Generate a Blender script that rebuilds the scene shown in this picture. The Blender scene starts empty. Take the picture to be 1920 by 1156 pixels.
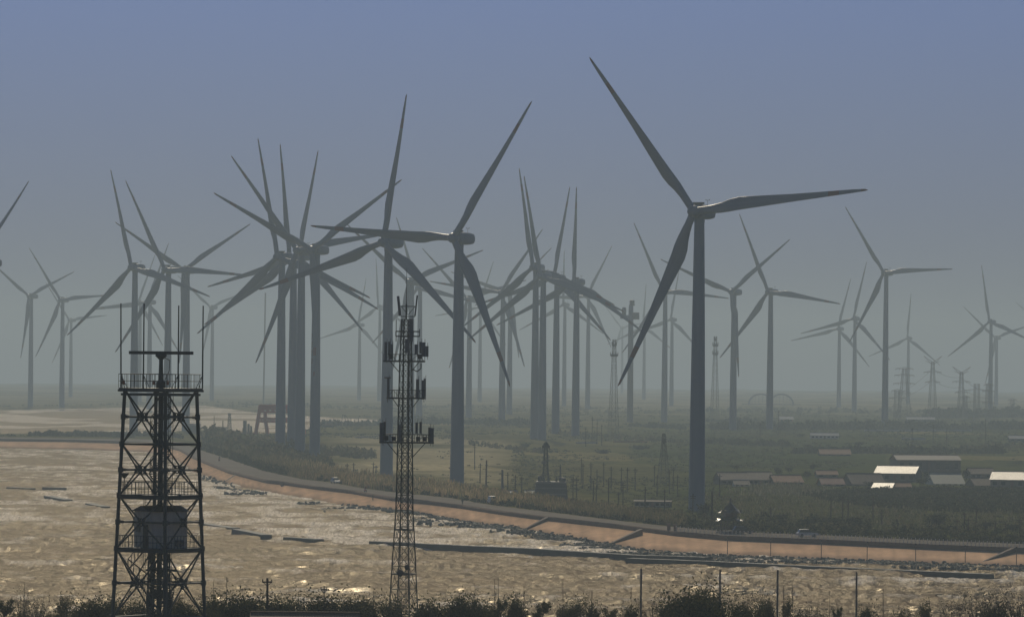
import bpy, math, random
import numpy as np
from mathutils import Vector, Matrix, Euler
S = bpy.context.scene
COL = S.collection
rnd = random.Random(7)
nrg = np.random.default_rng(11)

# ---------------------------------------------------------------- camera
F = 10600.0          # focal length in pixels of the 1920 wide photograph (long telephoto)
HC = 40.5            # eye height above the sea
RE = 2.293e6         # effective radius of the curved sea and land
ROLL = 0.0095
EYE = 668.0          # row of the eye level after undoing the roll
cam = bpy.data.cameras.new('camera'); camo = bpy.data.objects.new('camera', cam); COL.objects.link(camo)
cr, sr = math.cos(ROLL), math.sin(ROLL)
camo.matrix_world = Matrix(((cr, -sr, 0, 0), (0, 0, -1, 0), (sr, cr, 0, HC), (0, 0, 0, 1)))
cam.sensor_width = 36.0; cam.lens = 36.0 * F / 1920.0
cam.shift_y = (EYE - 578) * cr / 1920.0; cam.shift_x = (EYE - 578) * sr / 1920.0
cam.clip_start = 1.0; cam.clip_end = 60000.0
S.camera = camo

# ---------------------------------------------------------------- sky, sun, exposure
SUN_AZ, SUN_EL = math.radians(-4.5), math.radians(31)
w = bpy.data.worlds.new('World'); S.world = w; w.use_nodes = True
nt = w.node_tree; bg = nt.nodes['Background']
sk = nt.nodes.new('ShaderNodeTexSky'); sk.sky_type = 'NISHITA'; sk.sun_disc = False
sk.sun_elevation = SUN_EL; sk.sun_rotation = SUN_AZ
sk.air_density = 1.4; sk.dust_density = 1.2; sk.ozone_density = 5.0
mx = nt.nodes.new('ShaderNodeMix'); mx.data_type = 'RGBA'; mx.blend_type = 'MULTIPLY'
mx.inputs['Factor'].default_value = 1.0
tcw = nt.nodes.new('ShaderNodeTexCoord'); sep = nt.nodes.new('ShaderNodeSeparateXYZ'); nt.links.new(tcw.outputs['Generated'], sep.inputs[0])
mrw = nt.nodes.new('ShaderNodeMapRange'); mrw.inputs[1].default_value = 0.06; mrw.inputs[2].default_value = 0.30; nt.links.new(sep.outputs['Z'], mrw.inputs[0])
tn = nt.nodes.new('ShaderNodeMix'); tn.data_type = 'RGBA'; tn.inputs[6].default_value = (0.30, 0.475, 1.32, 1); tn.inputs[7].default_value = (0.42, 0.58, 0.80, 1)
nt.links.new(mrw.outputs[0], tn.inputs[0]); nt.links.new(tn.outputs[2], mx.inputs[7])
nt.links.new(sk.outputs[0], mx.inputs[6]); nt.links.new(mx.outputs[2], bg.inputs[0])
bg.inputs[1].default_value = 0.072
sl = bpy.data.lights.new('sun', 'SUN'); sl.energy = 5.0; sl.angle = math.radians(0.5); sl.color = (1.0, 0.86, 0.64)
so = bpy.data.objects.new('sun', sl); COL.objects.link(so)
sdir = Vector((math.sin(SUN_AZ) * math.cos(SUN_EL), math.cos(SUN_AZ) * math.cos(SUN_EL), math.sin(SUN_EL)))
so.rotation_euler = sdir.to_track_quat('Z', 'Y').to_euler()
so.location = (0, 0, 300)
S.view_settings.view_transform = 'Standard'; S.view_settings.look = 'None'
S.view_settings.gamma = 1.0; S.view_settings.exposure = -1.08
S.render.engine = 'CYCLES'
S.cycles.use_denoising = True
S.cycles.max_bounces = 5; S.cycles.diffuse_bounces = 2; S.cycles.glossy_bounces = 2
S.cycles.volume_bounces = 0; S.cycles.transparent_max_bounces = 6

# ---------------------------------------------------------------- pixel <-> world
def lv(px, py):
    dx, dy = px - 960.0, py - 578.0
    return 960.0 + dx * cr + dy * sr, 578.0 - dx * sr + dy * cr

def unlv(lx, ly):
    dx, dy = lx - 960.0, ly - 578.0
    return 960.0 + dx * cr - dy * sr, 578.0 + dx * sr + dy * cr

def drop(y):
    return -(np.maximum(y, 0.0) ** 2) / (2 * RE)

def depth(ly, z=0.0):
    t = (np.asarray(ly, float) - EYE) / F
    disc = t * t - 2 * (HC - z) / RE
    return RE * (t - np.sqrt(np.maximum(disc, 0.0)))

def gp(px, py, z=0.0):
    """Point at height z above the curved datum that shows at image point px, py."""
    lx, ly = lv(px, py)
    d = float(depth(ly, z))
    return Vector((d * (lx - 960) / F, d, z + float(drop(d))))

def at(px, py, d):
    lx, ly = lv(px, py)
    return Vector((d * (lx - 960) / F, d, HC - d * (ly - EYE) / F))

def base_at(px, py, d, z):
    """Point under image point px, py at distance d, standing at height z over the datum."""
    p = at(px, py, d); p.z = z + float(drop(d)); return p

# ---------------------------------------------------------------- materials
MATS = {}
def mat(name, c, rough=0.7, c2=None, scale=1.0, metal=0.0, bump=0.0, spec=0.5, stretch=None, detail=4.0, attr=None):
    if name in MATS: return MATS[name]
    m = bpy.data.materials.new(name); m.use_nodes = True
    n = m.node_tree.nodes; l = m.node_tree.links; b = n['Principled BSDF']
    b.inputs['Roughness'].default_value = rough; b.inputs['Metallic'].default_value = metal
    b.inputs['Specular IOR Level'].default_value = spec
    b.inputs['Base Color'].default_value = (*c, 1)
    if c2 is not None or bump or attr:
        tc = n.new('ShaderNodeTexCoord'); mp = n.new('ShaderNodeMapping')
        l.new(tc.outputs['Object'], mp.inputs['Vector'])
        if stretch: mp.inputs['Scale'].default_value = stretch
        nz = n.new('ShaderNodeTexNoise'); nz.inputs['Scale'].default_value = scale; nz.inputs['Detail'].default_value = detail
        nz.inputs['Roughness'].default_value = 0.65
        l.new(mp.outputs[0], nz.inputs['Vector'])
        if c2 is not None:
            rp = n.new('ShaderNodeValToRGB'); rp.color_ramp.elements[0].position = 0.36; rp.color_ramp.elements[1].position = 0.66
            rp.color_ramp.elements[0].color = (*c, 1); rp.color_ramp.elements[1].color = (*c2, 1)
            l.new(nz.outputs['Fac'], rp.inputs[0]); src = rp.outputs[0]
            l.new(src, b.inputs['Base Color'])
        if attr:
            at_ = n.new('ShaderNodeAttribute'); at_.attribute_name = attr
            if c2 is not None:
                mm = n.new('ShaderNodeMix'); mm.data_type = 'RGBA'; mm.blend_type = 'MULTIPLY'; mm.inputs['Factor'].default_value = 1
                l.new(at_.outputs['Color'], mm.inputs[6]); l.new(src, mm.inputs[7]); l.new(mm.outputs[2], b.inputs['Base Color'])
            else:
                l.new(at_.outputs['Color'], b.inputs['Base Color'])
        if bump:
            bp = n.new('ShaderNodeBump'); bp.inputs['Strength'].default_value = bump; bp.inputs['Distance'].default_value = 0.1
            l.new(nz.outputs['Fac'], bp.inputs['Height']); l.new(bp.outputs[0], b.inputs['Normal'])
    MATS[name] = m; return m

M_TURB = mat('turbine_paint', (0.11, 0.165, 0.235), 0.45, (0.15, 0.21, 0.285), 0.06, stretch=(6, 6, 0.4))
M_STEEL = mat('painted_green_steel', (0.030, 0.045, 0.042), 0.6, (0.055, 0.068, 0.060), 0.8)
M_STEELG = mat('galvanised_steel', (0.10, 0.11, 0.11), 0.55, (0.16, 0.165, 0.16), 0.6)
M_DARK = mat('dark_equipment', (0.020, 0.022, 0.024), 0.6, (0.035, 0.037, 0.04), 2.0)
M_ANT = mat('antenna_housing', (0.11, 0.13, 0.13), 0.5, (0.16, 0.17, 0.17), 1.5)
M_CONC = mat('weathered_concrete', (0.20, 0.18, 0.16), 0.9, (0.30, 0.27, 0.23), 0.35, bump=0.2)
M_RED = mat('red_oxide_paint', (0.66, 0.06, 0.055), 0.6, (0.72, 0.10, 0.085), 0.3)
M_WHITE = mat('white_paint', (0.62, 0.61, 0.58), 0.5, (0.72, 0.71, 0.68), 0.3)
M_BRICK = mat('brown_brick', (0.16, 0.105, 0.08), 0.9, (0.22, 0.15, 0.11), 0.6)
M_WOOD = mat('bare_wood', (0.035, 0.029, 0.024), 0.9, (0.06, 0.05, 0.04), 1.0, spec=0.1)

# ---------------------------------------------------------------- mesh builder
class MB:
    def __init__(s): s.v = []; s.f = []; s.m = []
    def add(s, vs, fs, mi=0):
        o = len(s.v); s.v += [tuple(p) for p in vs]; s.f += [tuple(i + o for i in f) for f in fs]; s.m += [mi] * len(fs); return s
    def box(s, c, size, rz=0.0, mi=0):
        hx, hy, hz = size[0] / 2, size[1] / 2, size[2] / 2; ca, sa = math.cos(rz), math.sin(rz)
        vs = [(c[0] + x * ca - y * sa, c[1] + x * sa + y * ca, c[2] + z) for z in (-hz, hz) for x, y in ((-hx, -hy), (hx, -hy), (hx, hy), (-hx, hy))]
        return s.add(vs, [(3, 2, 1, 0), (4, 5, 6, 7), (0, 1, 5, 4), (1, 2, 6, 5), (2, 3, 7, 6), (3, 0, 4, 7)], mi)
    def bar(s, p, q, r, n=5, r2=None, mi=0, caps=True):
        p = Vector(p); q = Vector(q); d = q - p
        if d.length < 1e-6: return s
        d.normalize(); a = d.orthogonal().normalized(); b = d.cross(a); r2 = r if r2 is None else r2
        vs = []
        for c, rr in ((p, r), (q, r2)):
            for k in range(n):
                t = 2 * math.pi * k / n; vs.append(c + (a * math.cos(t) + b * math.sin(t)) * rr)
        fs = [(k, (k + 1) % n, n + (k + 1) % n, n + k) for k in range(n)]
        if caps: fs += [tuple(range(n - 1, -1, -1)), tuple(range(n, 2 * n))]
        return s.add(vs, fs, mi)
    def path(s, pts, r, n=5, mi=0):
        for p, q in zip(pts[:-1], pts[1:]): s.bar(p, q, r, n, mi=mi)
        return s
    def lathe(s, prof, n=16, c=(0, 0, 0), mi=0, sq=None):
        vs = []; fs = []
        for r, z in prof:
            for k in range(n):
                t = 2 * math.pi * (k + .5) / n; vs.append((c[0] + r * math.cos(t), c[1] + r * math.sin(t), c[2] + z))
        for j in range(len(prof) - 1):
            for k in range(n):
                fs.append((j * n + k, j * n + (k + 1) % n, (j + 1) * n + (k + 1) % n, (j + 1) * n + k))
        fs.append(tuple(range(n - 1, -1, -1))); fs.append(tuple((len(prof) - 1) * n + k for k in range(n)))
        return s.add(vs, fs, mi)
    def blob(s, c, r, sub=1, jit=0.2, mi=0, sc=(1, 1, 1)):
        n, m_ = 7, 5; vs = [(c[0], c[1], c[2] - r * sc[2])]; fs = []
        for j in range(1, m_):
            th = math.pi * j / m_
            for k in range(n):
                ph = 2 * math.pi * (k + .5 * (j % 2)) / n; rr = r * (1 + rnd.uniform(-jit, jit))
                vs.append((c[0] + rr * math.sin(th) * math.cos(ph) * sc[0], c[1] + rr * math.sin(th) * math.sin(ph) * sc[1], c[2] - rr * math.cos(th) * sc[2]))
        vs.append((c[0], c[1], c[2] + r * sc[2])); L = len(vs) - 1
        for k in range(n):
            fs.append((0, 1 + (k + 1) % n, 1 + k)); b0 = 1 + (m_ - 2) * n; fs.append((L, b0 + k, b0 + (k + 1) % n))
            for j in range(m_ - 2):
                a = 1 + j * n; fs.append((a + k, a + (k + 1) % n, a + n + (k + 1) % n, a + n + k))
        return s.add(vs, fs, mi)
    def mesh(s, name, mats, smooth=False):
        me = bpy.data.meshes.new(name); me.from_pydata(s.v, [], s.f)
        for m in (mats if isinstance(mats, (list, tuple)) else [mats]): me.materials.append(m)
        if len(me.materials) > 1: me.polygons.foreach_set('material_index', s.m)
        if smooth: me.polygons.foreach_set('use_smooth', [True] * len(me.polygons))
        me.update(); return me
    def obj(s, name, mats, parent=None, smooth=False):
        return link(name, s.mesh(name, mats, smooth), parent)

def link(name, me, parent=None, loc=None):
    o = bpy.data.objects.new(name, me); COL.objects.link(o)
    if parent is not None: o.parent = parent
    if loc is not None: o.location = loc
    return o
def tag(o, label=None, cat=None, group=None, kind=None):
    for k, v in (('label', label), ('category', cat), ('group', group), ('kind', kind)):
        if v: o[k] = v
    return o
def thing(name, label, cat, loc=(0, 0, 0), rz=0.0, group=None):
    o = bpy.data.objects.new(name, None); COL.objects.link(o); o.location = loc; o.rotation_euler = (0, 0, rz)
    o.empty_display_size = 0.5
    return tag(o, label, cat, group)
def kids(o): return [c for c in COL.objects if c.parent == o]
def copy_tree(o, loc, rz=0.0, scale=None, label=None, group=None):
    c = o.copy(); COL.objects.link(c); c.location = loc; c.rotation_euler = (0, 0, rz)
    if scale: c.scale = scale if isinstance(scale, (tuple, list)) else (scale,) * 3
    if label: c['label'] = label
    if group: c['group'] = group
    for ch in KIDS.setdefault(o.name, kids(o)):
        d = ch.copy(); COL.objects.link(d); d.parent = c
        for g in KIDS.setdefault(ch.name, kids(ch)):
            e = g.copy(); COL.objects.link(e); e.parent = d
    return c
KIDS = {}
def npmesh(name, V, Q, mats, smooth=False, cols=None, parent=None):
    """A mesh from numpy arrays: V (n,3), Q (m,4) or (m,3)."""
    me = bpy.data.meshes.new(name); V = np.asarray(V, np.float32); Q = np.asarray(Q, np.int32); k = Q.shape[1]
    me.vertices.add(len(V)); me.vertices.foreach_set('co', V.ravel())
    me.loops.add(Q.size); me.loops.foreach_set('vertex_index', Q.ravel())
    me.polygons.add(len(Q)); me.polygons.foreach_set('loop_start', np.arange(0, Q.size, k, dtype=np.int32))
    me.polygons.foreach_set('loop_total', np.full(len(Q), k, np.int32))
    if smooth: me.polygons.foreach_set('use_smooth', np.ones(len(Q), bool))
    for m in (mats if isinstance(mats, (list, tuple)) else [mats]): me.materials.append(m)
    me.update(calc_edges=True)
    if cols is not None:
        for an, c in cols.items():
            if c.ndim == 1:
                a = me.attributes.new(an, 'FLOAT', 'POINT'); a.data.foreach_set('value', c.astype(np.float32))
            else:
                a = me.attributes.new(an, 'FLOAT_COLOR', 'POINT')
                cc = np.ones((len(V), 4), np.float32); cc[:, :3] = c; a.data.foreach_set('color', cc.ravel())
    return link(name, me, parent)

# 2D value noise in numpy
_tab = nrg.random((256, 256))
def vnoise(x, y):
    xi = np.floor(x).astype(int); yi = np.floor(y).astype(int); fx = x - xi; fy = y - yi
    fx = fx * fx * (3 - 2 * fx); fy = fy * fy * (3 - 2 * fy)
    g = lambda a, b: _tab[a & 255, b & 255]
    return (g(xi, yi) * (1 - fx) + g(xi + 1, yi) * fx) * (1 - fy) + (g(xi, yi + 1) * (1 - fx) + g(xi + 1, yi + 1) * fx) * fy
def fbm(x, y, o=4):
    s = 0; a = .5; t = 0
    for _ in range(o):
        s = s + a * vnoise(x, y); t += a; a *= .5; x = x * 2.03 + 17.1; y = y * 2.03 + 5.3
    return s / t
def curve(pts):
    p = np.array(pts, float); return lambda x: np.interp(x, p[:, 0], p[:, 1])
def lcurve(pts):   # image polyline -> function of levelled column giving levelled row
    return curve([lv(*p) for p in pts])
def inpoly(x, y, poly):
    x = np.asarray(x); y = np.asarray(y); c = np.zeros(x.shape, bool); n = len(poly)
    for i in range(n):
        x1, y1 = poly[i]; x2, y2 = poly[(i + 1) % n]
        if y1 == y2: continue
        k = ((y1 > y) != (y2 > y)) & (x < (x2 - x1) * (y - y1) / (y2 - y1) + x1); c ^= k
    return c

# ---------------------------------------------------------------- dike lines (image points)
RL = lcurve([(-300, 815), (0, 819), (130, 821), (280, 823), (340, 829), (383, 846), (429, 860), (497, 883), (566, 898), (612, 903), (681, 915), (750, 924), (795, 928), (844, 933), (926, 947), (1018, 958), (1155, 975), (1270, 988), (1360, 996), (1541, 1003), (1736, 1012), (1913, 1019), (2200, 1030)])
BT = lcurve([(-300, 821), (0, 823.5), (130, 825), (280, 829.5), (336, 841), (360, 855), (381, 864), (429, 883), (497, 900), (532, 904), (589, 912), (658, 920), (736, 933), (795, 939), (862, 947), (949, 960), (1027, 970), (1155, 984), (1268, 998), (1360, 1006), (1541, 1013), (1736, 1022), (1913, 1029), (2200, 1041)])
SB = lcurve([(-300, 837), (0, 839), (130, 840.5), (280, 846.5), (330, 860), (360, 882), (422, 903), (486, 917), (578, 933), (646, 946), (727, 954), (777, 958), (857, 973), (972, 989), (1064, 1004), (1155, 1020), (1240, 1032), (1364, 1039), (1541, 1045), (1715, 1052), (1913, 1059), (2200, 1070)])
ZT = 2.6; ZL = 1.2
def wp(lx, ly, z):
    d = depth(ly, z); return np.stack([d * (lx - 960) / F, d, z + drop(d)], -1)

# ---------------------------------------------------------------- sea
def build_sea():
    lx = np.arange(-260, 2185, 2.0)
    ly = np.concatenate([np.linspace(732.5, 850, 150), np.linspace(850.6, 1185, 560)[0:], [1300, 1600, 2100]])
    X, Y = np.meshgrid(lx, ly); D = depth(Y); x = D * (X - 960) / F; y = D
    h = np.zeros_like(x); rs = np.random.default_rng(3); dD = np.abs(np.gradient(D, axis=0))
    for k in range(40):
        lam = 5.0 * 1.06 ** k
        th = math.radians(8) + rs.normal(0, 0.30 if lam < 14 else .12); kx, ky = math.sin(th), math.cos(th)
        ph = rs.uniform(0, 6.28); warp = 2.6 * vnoise(x / (lam * 1.3) + k * 7, y / (lam * 2.5))
        sn = 0.5 + 0.5 * np.sin(2 * math.pi * (x * kx + y * ky) / lam + ph + warp)
        h += (sn ** 2.4 - 0.36) * 0.021 * lam ** 0.8 * np.clip((lam - 2.6 * dD) / lam, 0, 1) * (0.2 + 1.6 * vnoise(x / 40 + k, y / 45 + 3 * k))
    h *= np.clip(1500 / D, 0.15, 1.0)
    hs = float(h[300:-3].std()); sb = SB(X); dist = Y - sb          # rows below the foot of the dike
    bw = np.interp(X, [-300, 380, 600, 700, 1000, 1340, 1856, 2300], [995, 987, 1014, 1026, 1038, 1054, 1076, 1098]); inner = (Y < bw).astype(float)
    cr_ = np.clip((h - 1.0 * hs) / hs, 0, 1); tr_ = h / hs
    h = h * np.clip(dist / 22, .15, 1) - .15
    # foam: surf between breakwater and dike, breaking crests and broken streaks outside
    n1 = fbm(x / 11 + y / 90, y / 13 - x / 50, 4); n2 = fbm(x / 3.6 + 8, y / 5.5, 3); pt_ = fbm(x / 45 + 9, y / 60, 3)
    zi = np.interp(X, [-300, 200, 400, 1000, 1200, 1900], [.62, .74, .95, .98, .66, .55]); zo = np.interp(Y, [850, 1000, 1060, 1180], [.6, .46, .14, .06]) * np.clip((900 - X) / 700, .5, 1)
    zf = zi * inner + zo * (1 - inner) + (pt_ - .5) * .9
    zf = zf + .45 * inner * np.exp(-((X - 880) / 190) ** 2) * np.exp(-((Y - bw + 16) / 16) ** 2) + .4 * np.exp(-((X - 540) / 130) ** 2 - ((Y - bw + 2) / 9) ** 2)
    foam = np.clip((n1 * .6 + n2 * .4 + cr_ * .10 - (.69 - .30 * zf)) * 6, 0, 1)
    far = fbm(x / 40, y / 140, 4); foam = np.where(Y < 822, np.clip((far - .47) * 7, 0, .7), foam)  # far lagoon: pale streaks paint silvery glitter as well as whitecaps
    foam = np.maximum(foam * ((dist > -7) | (Y < 822)), cr_ * np.clip((n2 - .45) * 5, 0, 1) * (Y > 830) * .8)
    def chop(kx_, ky_):
        z = rs.normal(0, 1, h.shape)
        for ax, kk in ((1, kx_), (0, ky_)):
            wv = np.hanning(kk + 2)[1:-1]; z = np.apply_along_axis(lambda v: np.convolve(v, wv, 'same'), ax, z)
        return z / z.std()
    h += (.6 * chop(40, 1) + .62 * chop(12, 1)) * np.clip(.104 * dD, 0, .15) * np.clip((Y - 780) / 60, .3, 1)
    h[-3:] = 0; print('SEA', h.min(), h.max(), h.std(), foam.mean())
    V = np.stack([x, y, h + drop(y)], -1).reshape(-1, 3)
    nr, nc = X.shape; i = np.arange(nr * nc).reshape(nr, nc)
    Q = np.stack([i[1:, :-1], i[1:, 1:], i[:-1, 1:], i[:-1, :-1]], -1).reshape(-1, 4)
    m = bpy.data.materials.new('muddy_sea'); m.use_nodes = True; n = m.node_tree.nodes; l = m.node_tree.links; b = n['Principled BSDF']; b.inputs['Roughness'].default_value = .9
    tc = n.new('ShaderNodeTexCoord')
    def noise(scale, sx, sy, det=4, rot=0.5):
        mp = n.new('ShaderNodeMapping'); mp.inputs['Scale'].default_value = (sx, sy, 1); mp.inputs['Rotation'].default_value = (0, 0, rot)
        l.new(tc.outputs['Object'], mp.inputs['Vector'])
        z = n.new('ShaderNodeTexNoise'); z.inputs['Scale'].default_value = scale; z.inputs['Detail'].default_value = det; z.inputs['Roughness'].default_value = .65
        l.new(mp.outputs[0], z.inputs['Vector']); return z.outputs['Fac']
    big = noise(1.0, 0.012, 0.02, 3); rp = n.new('ShaderNodeValToRGB')
    rp.color_ramp.elements[0].position = .35; rp.color_ramp.elements[1].position = .68
    rp.color_ramp.elements[0].color = (0.078, 0.047, 0.018, 1); rp.color_ramp.elements[1].color = (0.135, 0.084, 0.037, 1)
    l.new(big, rp.inputs[0])
    fa = n.new('ShaderNodeAttribute'); fa.attribute_name = 'foam'
    fn = noise(1.0, 1.6, 0.30, 6, 0.15)
    ma = n.new('ShaderNodeMath'); ma.operation = 'MULTIPLY_ADD'; ma.inputs[1].default_value = 3.2; ma.inputs[2].default_value = -0.95
    l.new(fn, ma.inputs[0])
    mb_ = n.new('ShaderNodeMath'); mb_.operation = 'MULTIPLY'; mb_.use_clamp = True; l.new(fa.outputs['Fac'], mb_.inputs[0]); l.new(ma.outputs[0], mb_.inputs[1])
    mxx = n.new('ShaderNodeMix'); mxx.data_type = 'RGBA'; l.new(mb_.outputs[0], mxx.inputs['Factor']); l.new(rp.outputs[0], mxx.inputs[6]); mxx.inputs[7].default_value = (0.92, 0.86, 0.76, 1)
    l.new(mxx.outputs[2], b.inputs['Base Color'])
    gl = n.new('ShaderNodeBsdfGlossy'); gl.inputs['Roughness'].default_value = 0.22; gl.inputs['Color'].default_value = (1, .89, .70, 1); ms = n.new('ShaderNodeMixShader'); ms.inputs[0].default_value = 0.031
    rr = n.new('ShaderNodeMapRange'); rr.inputs[3].default_value = 0.24; rr.inputs[4].default_value = 0.8; l.new(mb_.outputs[0], rr.inputs[0]); l.new(rr.outputs[0], b.inputs['Roughness'])
    b.inputs['Specular IOR Level'].default_value = 0.0
    l.new(b.outputs[0], ms.inputs[1]); l.new(gl.outputs[0], ms.inputs[2]); l.new(ms.outputs[0], n['Material Output'].inputs['Surface'])
    w1 = noise(1.0, 1.1, 1.0, 5, .3); w2 = noise(1.0, 0.22, 0.30, 3, 0.35)
    ad = n.new('ShaderNodeMath'); ad.operation = 'MULTIPLY_ADD'; ad.inputs[1].default_value = 2.2; l.new(w2, ad.inputs[0]); l.new(w1, ad.inputs[2])
    bp = n.new('ShaderNodeBump'); bp.inputs['Strength'].default_value = 1.0; bp.inputs['Distance'].default_value = 0.28
    l.new(ad.outputs[0], bp.inputs['Height']); l.new(bp.outputs[0], b.inputs['Normal']); l.new(bp.outputs[0], gl.inputs['Normal'])
    o = npmesh('sea', V, Q, m, True, {'foam': foam.ravel()})
    tag(o, kind='structure')
build_sea()

# ---------------------------------------------------------------- land
LAGOON = [lv(*p) for p in [(-400, 765), (0, 765), (200, 762), (380, 757), (480, 770), (560, 776), (640, 779), (700, 782), (745, 787), (700, 792), (640, 794), (600, 795), (560, 808), (500, 812), (440, 810), (400, 804), (340, 806), (300, 812), (200, 808), (120, 811), (60, 814), (0, 815), (-400, 812)]]
def build_land():
    lx = np.arange(-260, 2185, 5.0)
    N = 190; t = np.linspace(0, 1, N) ** 1.0
    top = RL(lx)[None, :]; Y = top + (733.0 - top) * t[:, None]; X = np.repeat(lx[None, :], N, 0)
    near = np.clip((top - Y) / 9.0, 0, 1); z = ZT + (ZL - ZT) * near
    px, py = unlv(X, Y)
    D = depth(Y, ZL); D[0] = depth(Y[0], ZT)
    x = D * (X - 960) / F
    lag = inpoly(X, Y, LAGOON)
    z = z + 0.5 * (fbm(x / 40, D / 60) - .5) * near
    z[lag] = -3.0
    # cover colours: fields, scrub, bare flats, painted haze far off
    n1 = fbm(x / 60 + 3, D / 170 + 1, 4); n2 = fbm(x / 18 + 30, D / 70, 4); n3 = vnoise(np.floor(x / 45 + D / 400) * 3.7, np.floor(D / 110) * 5.1)
    green = np.array([0.048, 0.064, 0.022]); olive = np.array([0.105, 0.102, 0.046]); tan = np.array([0.20, 0.165, 0.10]); dark = np.array([0.026, 0.036, 0.020])
    def mixc(a, b, f): return a * (1 - f[..., None]) + b * f[..., None]
    right = np.clip((X - 1080) / 250, 0, 1)
    c = mixc(np.broadcast_to(olive, X.shape + (3,)), green, np.clip(right * .9 + (n1 - .5) * 1.2, 0, 1))
    c = mixc(c, dark, np.clip((n2 - .55) * 3, 0, 1) * .7)
    c = mixc(c, tan, np.clip((n3 - .80) * 6, 0, 1) * .5)
    flats = np.clip(1 - np.abs((X - 790) / 190) ** 4, 0, 1) * np.clip((Y - 815) / 15, 0, 1) * np.clip((915 - Y) / 12, 0, 1)
    c = mixc(c, np.array([0.32, 0.29, 0.215]), np.clip(flats * np.clip((n1 - .34) * 5, 0, 1), 0, .9))
    pale = np.clip((D - 3600) / 2200, 0, 1) * np.clip((n1 - .30) * 4, 0, 1)  # distant mist painted into the land colour, paler with distance
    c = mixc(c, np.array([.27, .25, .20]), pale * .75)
    dk = inpoly(px, py, [(1500, 925), (1640, 915), (1760, 915), (1930, 918), (2100, 920), (2100, 968), (1920, 962), (1760, 958), (1640, 950), (1560, 940)])
    c = mixc(c, dark * 1.15, dk * .85)
    mid = inpoly(px, py, [(1180, 835), (1300, 828), (1660, 830), (1660, 880), (1420, 878), (1300, 880), (1190, 868)])
    c = mixc(c, np.array([0.040, 0.058, 0.022]), mid * .6)
    lt = inpoly(px, py, [(1330, 930), (1500, 922), (1640, 950), (1920, 966), (2100, 972), (2100, 1000), (1700, 985), (1420, 968)])
    c = mixc(c, np.array([0.062, 0.066, 0.03]), lt * .6)
    c = c * (.72 + .56 * n3)[..., None] * np.array([1.35, 1.27, 1.0])
    # back rows beyond the horizon and skirt in front
    rows = [(x, D, z, c)]
    far = []
    for dd, zz in ((13800., 3.0), (15200., -6.0)):
        far.append((dd * (lx - 960) / F, np.full_like(lx, dd), np.full_like(lx, zz), np.broadcast_to(dark * 1.5, (len(lx), 3))))
    bx = D[0] * (lx - 960) / F
    x = np.vstack([x] + [f[0][None] for f in far]); D = np.vstack([D] + [f[1][None] for f in far]); z = np.vstack([z] + [f[2][None] for f in far]); c = np.concatenate([c] + [f[3][None] for f in far], 0)
    hz = np.clip((D - 7000) / 4000, 0, 1); z = z + hz * 7.0 * fbm(x / 90 + 50, D / 4000, 4) * (z > -1)
    V = np.stack([x, D, z + drop(D)], -1).reshape(-1, 3); nr, nc = x.shape; i = np.arange(nr * nc).reshape(nr, nc)
    Q = np.stack([i[:-1, :-1], i[:-1, 1:], i[1:, 1:], i[1:, :-1]], -1).reshape(-1, 4)
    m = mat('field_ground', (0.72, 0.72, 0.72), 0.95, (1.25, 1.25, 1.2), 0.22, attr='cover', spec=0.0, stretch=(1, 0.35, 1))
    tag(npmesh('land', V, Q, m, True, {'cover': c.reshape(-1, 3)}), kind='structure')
build_land()

def strip(name, lines, m, smooth=False, kind='structure', cols=None):
    """Sheet between successive lines of world points (each an (n,3) array)."""
    V = np.concatenate(lines); n = len(lines[0]); Q = []
    for j in range(len(lines) - 1):
        a = np.arange(n - 1) + j * n; Q.append(np.stack([a, a + 1, a + 1 + n, a + n], -1))
    return tag(npmesh(name, V, np.concatenate(Q), m, smooth, cols), kind=kind)
DX = np.concatenate([np.arange(-280, 320, 20.0), np.arange(320, 480, 3.0), np.arange(480, 2190, 8.0)])
top = wp(DX, BT(DX), ZT); rl = wp(DX, RL(DX), ZT); foot = wp(DX, SB(DX), 0.0)
back = top.copy(); back[:, 2] -= 0.8
road_m = mat('worn_concrete_road', (0.235, 0.205, 0.17), 0.9, (0.31, 0.275, 0.23), 0.10, spec=0.0)
up = np.array([0, 0, .02])
strip('dike_road', [top + up, rl + up], road_m)
verge = rl.copy(); v2 = wp(DX, RL(DX) - 3, ZT)
wall_m = mat('dike_parapet_concrete', (0.155, 0.10, 0.07), 0.9, (0.21, 0.135, 0.095), 0.3, spec=0.1)
dr = foot - top; dr[:, 2] = 0; dr /= np.linalg.norm(dr, axis=1)[:, None] + 1e-9
# parapet: low wave wall along the water edge, road side face, cap and water face
lip = top + np.array([0, 0, 0.35]); lip2 = lip + dr * 0.35; wbot = top + dr * 0.35; wbot[:, 2] -= 0.72
par = strip('dike_parapet', [top - np.array([0, 0, 1.0]), lip, lip2, wbot], wall_m, kind=None)
tag(par, 'long low dark brown parapet wall along the edge of the dike road', 'wall')
slope_m = mat('dike_slope_slabs', (0.42, 0.265, 0.15), 0.9, (0.54, 0.36, 0.21), 0.12, stretch=(1, .35, 1), spec=0.0)
low = foot.copy(); low[:, 2] -= 2.0; mid1 = wbot * .66 + foot * .34; mid2 = wbot * .33 + foot * .67
slope_m2 = mat('dike_slope_panels', (.80, .80, .81), 0.9, (1.12, 1.11, 1.10), 0.16, stretch=(1, .3, 1), spec=0.0, attr='cover')
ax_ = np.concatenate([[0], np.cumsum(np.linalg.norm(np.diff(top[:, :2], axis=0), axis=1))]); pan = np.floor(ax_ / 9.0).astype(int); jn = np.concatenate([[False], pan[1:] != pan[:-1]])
prow = np.random.default_rng(2); pc = prow.uniform(.95, 1.04, pan.max() + 1)[pan] * np.where(jn, .90, 1.0)
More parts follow.
